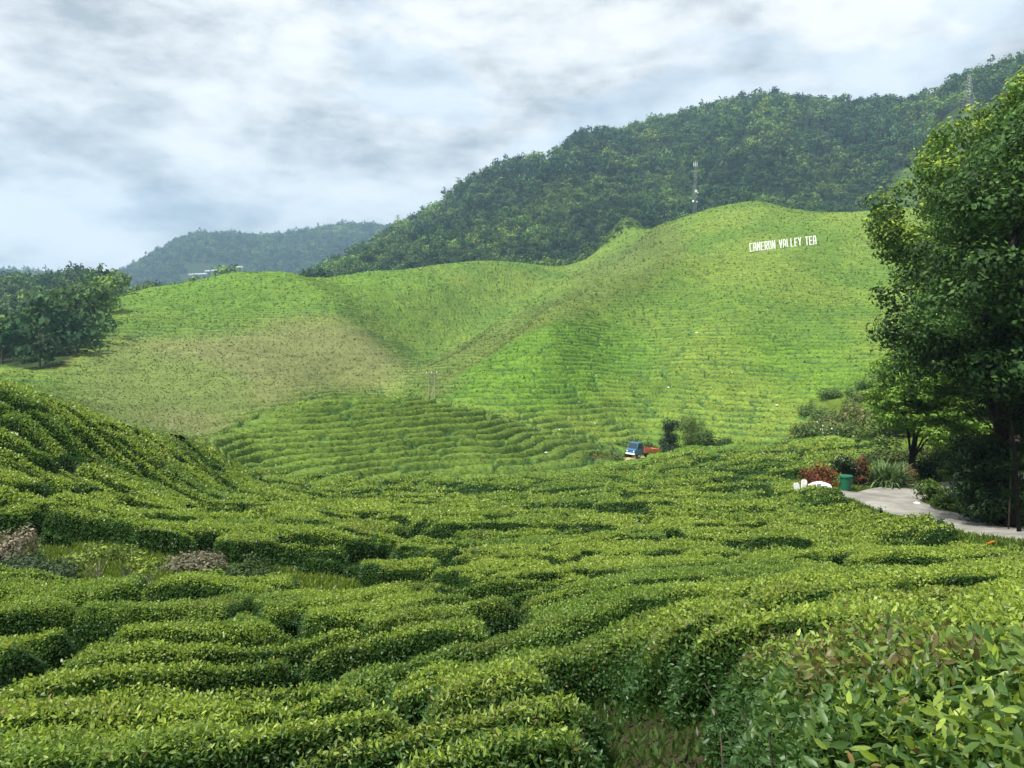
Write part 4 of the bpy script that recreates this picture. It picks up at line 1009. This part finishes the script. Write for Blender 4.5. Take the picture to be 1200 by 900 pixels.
# ------------------------------------------------------------------ truck
def truck():
    M_BLUE = plain('blue_cab_paint', (.04, .13, .25), .5, var=.25, scale=3); M_RUST = plain('red_load_bed', (.48, .16, .08), .8, var=.35, scale=3); M_GLASS = plain('cab_glass', (.03, .05, .06), .1, var=.05)
    M_TYRE = plain('tyre_rubber', (.025, .025, .025), .9); M_CHAS = plain('chassis_steel', (.05, .045, .04), .7)
    x, y, z = on(753.5, 107); hd = unit(np.array([-.80, -.60])); b = gz(x - hd[0] * 1.5, y - hd[1] * 1.5); f = gz(x + hd[0] * 1.5, y + hd[1] * 1.5)
    root = empty('small_truck', (x, y, (f + b) / 2 + .12)); root.rotation_euler = Matrix.Rotation(math.atan2(hd[1], hd[0]), 3, 'Z').to_euler(); root.rotation_euler.rotate(Matrix.Rotation(0, 3, 'Z'))
    R0 = Matrix.Rotation(math.atan2(hd[1], hd[0]), 3, 'Z') @ Matrix.Rotation(-math.atan2(f - b, 3), 3, 'Y'); root.rotation_euler = R0.to_euler()
    tag(root, 'small truck with blue cab and empty rusty red bed on the dirt track', 'truck')
    cab = MB().ext([(1.0,.55),(2.45,.55),(2.5,1.15),(2.2,1.35),(1.95,2.15),(1.05,2.2)], -.85, .85).build('cab', M_BLUE, root, bevel=.04)
    MB().ext([(2.235,1.38),(2.03,2.05),(2.06,2.05),(2.265,1.38)], -.72, .72).build('windscreen', M_GLASS, cab)
    for s in (-1, 1): MB().ext([(1.2,1.35),(2.08,1.35),(1.88,2.02),(1.2,2.04)], s * .852, s * .862).build('side_window', M_GLASS, cab)
    MB().box((2.52, 0, .62), (.10, 1.7, .22)).build('bumper', M_WHITE, root)
    for s in (-1, 1): MB().tube([(2.49, s * .62, .95), (2.54, s * .62, .95)], .11, 10).build('headlight', M_WHITE, root)
    MB().box((-.2, 0, .58), (4.6, .8, .16)).build('chassis', M_CHAS, root)
    bed = MB().box((-.8, 0, .80), (3.3, 1.85, .10)).build('bed_floor', M_RUST, root)
    for s in (-1, 1): 
        m = MB().box((-.8, s * .93, 1.12), (3.3, .06, .56))
        for k in range(5): m.box((-2.3 + k * .75, s * .975, 1.12), (.07, .03, .58))
        m.build('side_board', M_RUST, bed)
    MB().box((-2.47, 0, 1.12), (.06, 1.86, .56)).build('tailgate', M_RUST, bed); MB().box((.82, 0, 1.30), (.06, 1.86, .92)).build('headboard', M_RUST, bed)
    for wx in (1.7, -1.5):
        for s in (-1, 1):
            w_ = MB().tube([(wx, s * .62, .38), (wx, s * .86, .38)], .38, 18).build('wheel', M_TYRE, root, bevel=.03); MB().tube([(wx, s * .865, .38), (wx, s * .885, .38)], .2, 14).build('rim', M_STEEL, w_)
truck()
# ------------------------------------------------------------------ hillside sign
def hill_sign():
    txt = 'CAMERON VALLEY TEA'; p0 = cast(879, 297, rmin=200, h=.6); p1 = cast(958, 288, rmin=200, h=.6)
    a = np.array([*p0, gz(*p0)]); b = np.array([*p1, gz(*p1)]); W_ = np.linalg.norm(b - a); cell = W_ / 17.6; Hh = 3.1
    m = (a + b) / 2; ang = math.atan2(b[1] - a[1], b[0] - a[0]); tilt = math.atan2(b[2] - a[2], np.hypot(*(b - a)[:2]))
    root = empty('hillside_sign', m); root.rotation_euler = (Matrix.Rotation(ang, 3, 'Z') @ Matrix.Rotation(-tilt, 3, 'Y')).to_euler()
    tag(root, 'big white standing letters spelling a name on the tea hillside', 'sign')
    G = {'C': [[(1,1.0),(1,1),(0,1),(0,0),(1,0)]], 'A': [[(0,0),(0,.82),(.25,1),(.75,1),(1,.82),(1,0)],[(0,.42),(1,.42)]], 'M': [[(0,0),(0,1),(.5,.45),(1,1),(1,0)]], 'E': [[(1,1),(0,1),(0,0),(1,0)],[(0,.5),(.8,.5)]],
         'R': [[(0,0),(0,1),(1,1),(1,.5),(0,.5)],[(.45,.5),(1,0)]], 'O': [[(0,0),(0,1),(1,1),(1,0),(0,0)]], 'N': [[(0,0),(0,1),(1,0),(1,1)]], 'V': [[(0,1),(.5,0),(1,1)]], 'L': [[(0,1),(0,0),(1,0)]], 'Y': [[(0,1),(.5,.48),(1,1)],[(.5,.5),(.5,0)]], 'T': [[(0,1),(1,1)],[(.5,1),(.5,0)]]}
    x = -W_ / 2; lw = cell * .84; st = cell * .27; M_L = plain('letter_white', (.86, .86, .84), .5, var=.03); M_P = plain('sign_posts', (.08, .08, .07), .8)
    posts = MB()
    for ch in txt:
        if ch == ' ': x += cell * .8; continue
        mb = MB(); k = 0
        for stroke in G[ch]:
            for (ax, az), (bx, bz) in zip(stroke[:-1], stroke[1:]):
                A_ = np.array([x + st / 2 + ax * (lw - st), az * (Hh - st) + st / 2]); B_ = np.array([x + st / 2 + bx * (lw - st), bz * (Hh - st) + st / 2]); d = B_ - A_; l = np.hypot(*d)
                if l < 1e-3: continue
                d /= l; n_ = np.array([-d[1], d[0]]); A_ = A_ - d * st * .5; B_ = B_ + d * st * .5; k += 1
                mb.ext([tuple(A_ + n_ * st / 2), tuple(B_ + n_ * st / 2), tuple(B_ - n_ * st / 2), tuple(A_ - n_ * st / 2)], -.12 - .004 * k, .12 + .004 * k, off=(0, 0, 1.15))
        mb.build('letter', M_L, root)
        posts.box((x + lw * .2, .22, .7), (.10, .10, 2.6)); posts.box((x + lw * .8, .22, .7), (.10, .10, 2.6)); x += cell
    posts.box((0, .24, .95), (W_, .08, .12)).build('posts', M_P, root)
hill_sign()
# ------------------------------------------------------------------ towers and poles
def lattice(mb, h, w0, w1, levels, r=.08):
    pr = None
    for i in range(levels + 1):
        t = i / levels; w_ = (w0 * (1 - t) + w1 * t) / 2; z_ = h * t; c = [(-w_, -w_, z_), (w_, -w_, z_), (w_, w_, z_), (-w_, w_, z_)]
        if pr:
            for k in range(4): mb.tube([pr[k], c[k]], r, 4, False); mb.tube([pr[k], c[(k + 1) % 4]], r * .6, 4, False); mb.tube([c[k], pr[(k + 1) % 4]], r * .6, 4, False); mb.tube([c[k], c[(k + 1) % 4]], r * .6, 4, False)
        pr = c
    return mb
def pylon(u, vtop, r, label, extra=0, sc=1.0, thick=.16, vbase=None):
    x, y, ztop = at(u, vtop, r); z = gz(x, y) if vbase is None else at(u, vbase, r)[2]; z = min(z, ztop - 20); h = ztop - z
    root = empty('power_pylon', (x, y, z), .5); lattice(MB(), h, 7 * sc, 1.6 * sc, 12, thick).build('tower', M_STEEL, root); mb = MB()
    for k, zz_ in enumerate((h - .5, h - 4.5 * sc, h - 9 * sc)):
        for s in (-1, 1): mb.tube([(0, 0, zz_ + .8), (s * (4.2 + .5 * k) * sc, 0, zz_)], thick, 4); mb.tube([(0, 0, zz_ - .8), (s * (4.2 + .5 * k) * sc, 0, zz_)], thick * .8, 4)
    mb.build('cross_arms', M_STEEL, root); tag(root, label, 'pylon'); return root
pylon(537, 208, 925, 'lattice power pylon standing above the treetops of the mountain shoulder', thick=.22)
pylon(466, 252, 900, 'smaller distant power pylon lower down the wooded ridge', sc=.7, thick=.15)
pylon(1136, 88, 640, 'tall pale lattice pylon beside the grassy slope high at the right', vbase=130, thick=.05, sc=.9)
M_MAST = plain('mast_steel', (.24, .26, .27), .6)
def mast():
    r = 448; x, y, zt = at(815, 188, r); z = gz(x, y) - .5; h = zt - z; root = empty('telecom_mast', (x, y, z), .3); tag(root, 'slim lattice telecom mast with white dishes behind the hill crest', 'mast')
    lattice(MB(), h, 1.9, .8, 14, .035).build('tower', M_MAST, root)
    for k, (a, zz_, q) in enumerate(((-.2, .62, .75), (.9, .60, .6), (-1.2, .50, .6), (.3, .49, .55))):
        zc = h * zz_; d = Vector((math.sin(a), -math.cos(a), 0)); p = Vector((0, 0, zc)) + d * 1.2; MB().tube([p, p + d * .25, p + d * .5], [q * .5, q, q], 16).build('dish', M_WHITE, root)
    mb = MB()
    for a in np.linspace(0, 2 * PI, 6, endpoint=False): mb.box((1.1 * math.cos(a), 1.1 * math.sin(a), h - 2.2), (.18, .18, 2.2)); mb.tube([(0, 0, h - 2.2), (1.3 * math.cos(a), 1.3 * math.sin(a), h - 2.2)], .05, 4)
    mb.build('antennas', M_WHITE, root)
mast()
def hpole():
    x, y, zt = at(506, 436, 120); z = gz(x, y); h = zt - z; root = empty('wooden_power_pole', (x, y, z), .25); tag(root, 'pair of pale poles with a crossbar behind the rounded knoll', 'power pole')
    for s in (-1, 1): MB().tube([(s * .5 + s * .12, 0, -.4), (s * .42, 0, h)], [.10, .07], 8).build('pole', M_PALEBARK, root)
    MB().box((0, 0, h - .25), (1.9, .12, .12)).build('crossbar', M_PALEBARK, root); mb = MB()
    for s in (-.8, 0, .8): mb.tube([(s, 0, h - .19), (s, 0, h + .12)], .06, 6)
    mb.build('insulators', M_WHITE, root); MB().tube([(-.5, 0, h * .55), (.45, 0, h * .85)], .04, 6).build('brace', M_PALEBARK, root)
hpole()
# ------------------------------------------------------------------ greenhouses on the far mountain
M_GHOUSE = plain('greenhouse_film', (.42, .45, .48), .6)
def greenhouse(u, v, length, wd, label, ang):
    x, y = cast(u, v, rmin=900, h=6); z = gz(x, y); root = empty('greenhouse', (x, y, z + 5), ang); root.rotation_euler[1] = -ang * .5; prof = [(-wd / 2, 0), (-wd / 2, 2), (-wd / 4, 3.4), (0, 4), (wd / 4, 3.4), (wd / 2, 2), (wd / 2, 0)]
    MB().ext(prof, -length / 2, length / 2, R=Matrix.Rotation(PI / 2, 3, 'Z')).build('cover', M_GHOUSE, root); mb = MB()
    for k in np.linspace(-length / 2, length / 2, 8): mb.box((k, -wd / 2 - .2, -3), (.6, .6, 10)); mb.box((k, wd / 2 + .2, -3), (.6, .6, 10))
    mb.build('posts', M_GREY, root); tag(root, label, 'greenhouse')
greenhouse(232, 322, 40, 9, 'long white plastic greenhouse on the far blue mountain, left end', .12)
greenhouse(252, 317.5, 44, 8, 'long white plastic greenhouse higher up at the right end of the first', .22)
greenhouse(281, 313.5, 14, 6, 'tiny separate white greenhouse right of the two long ones', .1)
# ------------------------------------------------------------------ small things by the road and in the rows
def bin_():
    x, y, z = on(993, 47.6); M_G = plain('green_plastic', (.010, .12, .06), .4, var=.08); root = empty('rubbish_bin', (x, y, z + .02)); tag(root, 'dark green tapered rubbish bin between the two red shrubs', 'bin')
    n = 20; prof = [(.24, 0), (.26, .04), (.33, .80), (.33, .84)]
    MB().tube([(0, 0, h) for _, h in prof], [r for r, _ in prof], n).build('body', M_G, root, smooth=False); MB().tube([(0, 0, .845), (0, 0, .93), (0, 0, .95)], [.375, .375, .34], n).build('rim', M_G, root)
    for s in (-1, 1): MB().box((s * .37, 0, .72), (.06, .2, .06)).build('handle', M_G, root)
bin_()
for u, r, t, lb in ((936.5, 46.5, -.1, 'small upright white board, left one of the leaning pair'), (943.5, 46.2, .14, 'small upright white board, right one of the leaning pair')):
    x, y, z = on(u, r); o = MB().ext([(-.17, 0), (.17, 0), (.17, .52), (.10, .60), (-.12, .58), (-.17, .50)], -.03, .03).build('white_board', M_WHITE, None, (x, y, z + .62), bevel=.01); o.rotation_euler = (-.15, t, .2); 
    tag(o, lb, 'board', 'white boards by the lay-by')
def tarp():
    x, y, z = on(962, 46.3); n = 14; V = []; 
    for i in range(n):
        for j in range(9):
            s, t = i / (n - 1) * 2 - 1, j / 8 * 2 - 1; hgt = .38 * max(0, 1 - abs(s + .1 - .3 * (s > 0) * s) ** 2.2) * max(0, 1 - t * t) ** .4 + .03 * math.sin(s * 9 + t * 5); V.append((s * .58, t * .3, max(0, hgt) * .75 + .02))
    me = mk('tarp', V, [(i * 9 + j, i * 9 + j + 1, i * 9 + j + 10, i * 9 + j + 9) for i in range(n - 1) for j in range(8)], M_WHITE, smooth=True); o = link('white_tarpaulin', me, None, (x, y, z + .5)); tag(o, 'crumpled white sheet in front of the red shrub', 'sheet')
tarp()
def rock(u, r, s, lift, label, name='white_stone', mat=None):
    x, y, z = on(u, r); bm = bmesh.new(); bmesh.ops.create_icosphere(bm, subdivisions=3, radius=1)
    for v_ in bm.verts: v_.co = Vector((v_.co.x * s * 1.3, v_.co.y * s, v_.co.z * s * .7)) * (1 + .25 * math.sin(v_.co.x * 4 + u) * math.cos(v_.co.y * 5))
    me = bpy.data.meshes.new(name); bm.to_mesh(me); bm.free(); me.materials.append(mat or M_WHITE); [setattr(p, 'use_smooth', True) for p in me.polygons]
    o = link(name, me, None, (x, y, z + lift)); tag(o, label, 'sack' if 'sack' in name else 'stone'); return o
rock(1077, 44.5, .14, .14, 'white stone on the grass at the inside of the road bend')
for u, v, lb in ((697, 497, 'white sack at the right shoulder of the rounded knoll'), (783, 455, 'white sack among the rows above the bamboo'), (910, 476, 'white sack low on the hill left of the flowering shrubs'), (815, 391, 'white sack halfway up the big tea hill'),
                 (655, 505, 'white sack at the foot of the big tea hill'), (640, 532, 'white sack at the right foot of the knoll')):
    x, y = cast(u, v, rmin=60, h=.7); r = math.hypot(x, y); o = rock(u, r, .11 * r / 130 + .05, .85, lb, 'white_sack')
x, y = cast(1160, 636, h=.1); z = gz(x, y); o = MB().box((0, 0, 0), (.38, .04, .05), R=Matrix.Rotation(-.30, 3, 'Y')).build('orange_marker', plain('orange_plastic', (.75, .25, .04), .5), None, (x, y, z + .10))
tag(o, 'orange plastic marker lying in the grass between the tea and the road', 'marker')
# dry leaves and a hole on the closest bush
# ------------------------------------------------------------------ camera, light, sky, air
cam = bpy.data.cameras.new('camera'); cam.sensor_width = 36; cam.lens = 27.0; cam.clip_end = 20000; cam.clip_start = .05
co = bpy.data.objects.new('camera', cam); COL.objects.link(co); co.location = (0, 0, 0); co.rotation_euler = (PI / 2 - PITCH, 0, 0); scene.camera = co
SUN_AZ, SUN_EL = math.radians(-122), math.radians(60)      # azimuth from the view direction (+Y), negative = left
sd = Vector((math.sin(SUN_AZ) * math.cos(SUN_EL), math.cos(SUN_AZ) * math.cos(SUN_EL), math.sin(SUN_EL)))
sl = bpy.data.lights.new('sun', 'SUN'); sl.energy = 3.6; sl.angle = math.radians(1.5); sl.color = (1, .955, .87)
so = bpy.data.objects.new('sun', sl); COL.objects.link(so); so.rotation_euler = sd.to_track_quat('Z', 'Y').to_euler(); so.location = (0, 0, 400)
w = bpy.data.worlds.new('World'); scene.world = w; w.use_nodes = True; nt = w.node_tree; nt.nodes.clear(); L = nt.links.new
out = nd(nt, 'ShaderNodeOutputWorld'); bg = nd(nt, 'ShaderNodeBackground'); bg.inputs['Strength'].default_value = .10
sky = nd(nt, 'ShaderNodeTexSky'); sky.sky_type = 'NISHITA'; sky.sun_disc = False; sky.sun_elevation = SUN_EL; sky.sun_rotation = SUN_AZ; sky.altitude = 1300; sky.dust_density = 1.5
tc = nd(nt, 'ShaderNodeTexCoord'); sx = nd(nt, 'ShaderNodeSeparateXYZ'); L(tc.outputs['Generated'], sx.inputs[0])
def math_(op, a, b=None, clamp=False):
    n = nd(nt, 'ShaderNodeMath', operation=op); n.use_clamp = clamp
    for i, s in enumerate((a, b)):
        if s is None: continue
        if isinstance(s, (int, float)): n.inputs[i].default_value = s
        else: L(s, n.inputs[i])
    return n.outputs[0]
zc = math_('ADD', math_('MAXIMUM', sx.outputs['Z'], 0.0), .16)
cx = nd(nt, 'ShaderNodeCombineXYZ'); L(math_('DIVIDE', sx.outputs['X'], zc), cx.inputs[0]); L(math_('DIVIDE', sx.outputs['Y'], zc), cx.inputs[1])
def noise(scale, det, rough, dist, off):
    mp = nd(nt, 'ShaderNodeMapping'); mp.inputs['Location'].default_value = off; mp.inputs['Scale'].default_value = (1.0, 1.0, 2.4); L(tc.outputs['Generated'], mp.inputs['Vector'])
    n = nd(nt, 'ShaderNodeTexNoise'); n.inputs['Scale'].default_value = scale; n.inputs['Detail'].default_value = det; n.inputs['Roughness'].default_value = rough; n.inputs['Distortion'].default_value = dist
    L(mp.outputs[0], n.inputs['Vector']); return n.outputs['Fac']
def ramp(fac, els):
    r = nd(nt, 'ShaderNodeValToRGB'); cr = r.color_ramp
    cr.elements[0].position, cr.elements[0].color = els[0][0], (*els[0][1], 1); cr.elements[1].position, cr.elements[1].color = els[-1][0], (*els[-1][1], 1)
    for p, c in els[1:-1]: e = cr.elements.new(p); e.color = (*c, 1)
    L(fac, r.inputs['Fac']); return r.outputs['Color']
n1 = noise(5.0, 10, .60, .05, (3.1, 1.4, 0)); n2 = noise(1.5, 4, .5, .2, (8.2, 4.4, 0))
mixn = math_('ADD', math_('MULTIPLY', n1, .72), math_('MULTIPLY', n2, .28))
cl = ramp(mixn, [(.41, (5.6, 5.5, 5.3)), (.46, (4.9, 4.85, 4.7)), (.495, (4.1, 4.1, 4.0)), (.53, (3.3, 3.32, 3.28)), (.58, (2.2, 2.25, 2.25))])
cov = ramp(noise(2.2, 6, .55, .3, (1.7, 9.3, 0)), [(.36, (0, 0, 0)), (.46, (1, 1, 1))])
cv_ = nd(nt, 'ShaderNodeSeparateColor'); L(cov, cv_.inputs[0])
covf = math_('MAXIMUM', math_('MULTIPLY', cv_.outputs[0], .92), .62)
blue = nd(nt, 'ShaderNodeMix', data_type='RGBA'); blue.inputs[0].default_value = .55; L(sky.outputs[0], blue.inputs[6]); blue.inputs[7].default_value = (4.0, 5.0, 5.5, 1)
mx = nd(nt, 'ShaderNodeMix', data_type='RGBA'); L(covf, mx.inputs[0]); L(blue.outputs[2], mx.inputs[6]); L(cl, mx.inputs[7])
L(mx.outputs[2], bg.inputs['Color']); L(bg.outputs[0], out.inputs['Surface'])
# the air
hz = MB().box((0, 1600, 100), (4600, 4400, 1100)).build('haze', M_WHITE)
ht = bpy.data.materials.new('haze_air'); ht.use_nodes = True; n_ = ht.node_tree; n_.nodes.clear()
ho = n_.nodes.new('ShaderNodeOutputMaterial'); hv = n_.nodes.new('ShaderNodeVolumePrincipled'); hv.inputs['Density'].default_value = .00023; hv.inputs['Color'].default_value = (.46, .72, 1.0, 1); hv.inputs['Anisotropy'].default_value = .1
n_.links.new(hv.outputs[0], ho.inputs['Volume']); hz.data.materials.clear(); hz.data.materials.append(ht)
tag(hz, 'thin blue haze filling the valley air', 'haze', None, 'stuff')
scene.view_settings.view_transform = 'Standard'; scene.view_settings.look = 'None'; scene.view_settings.gamma = 1; scene.view_settings.exposure = 1.16
scene.cycles.max_bounces = 7; scene.cycles.diffuse_bounces = 5; scene.cycles.glossy_bounces = 2; scene.cycles.transmission_bounces = 5; scene.cycles.transparent_max_bounces = 8; scene.cycles.volume_bounces = 0
scene.cycles.use_denoising = True; scene.cycles.use_adaptive_sampling = True; scene.cycles.adaptive_threshold = .02
scene.render.use_persistent_data = False
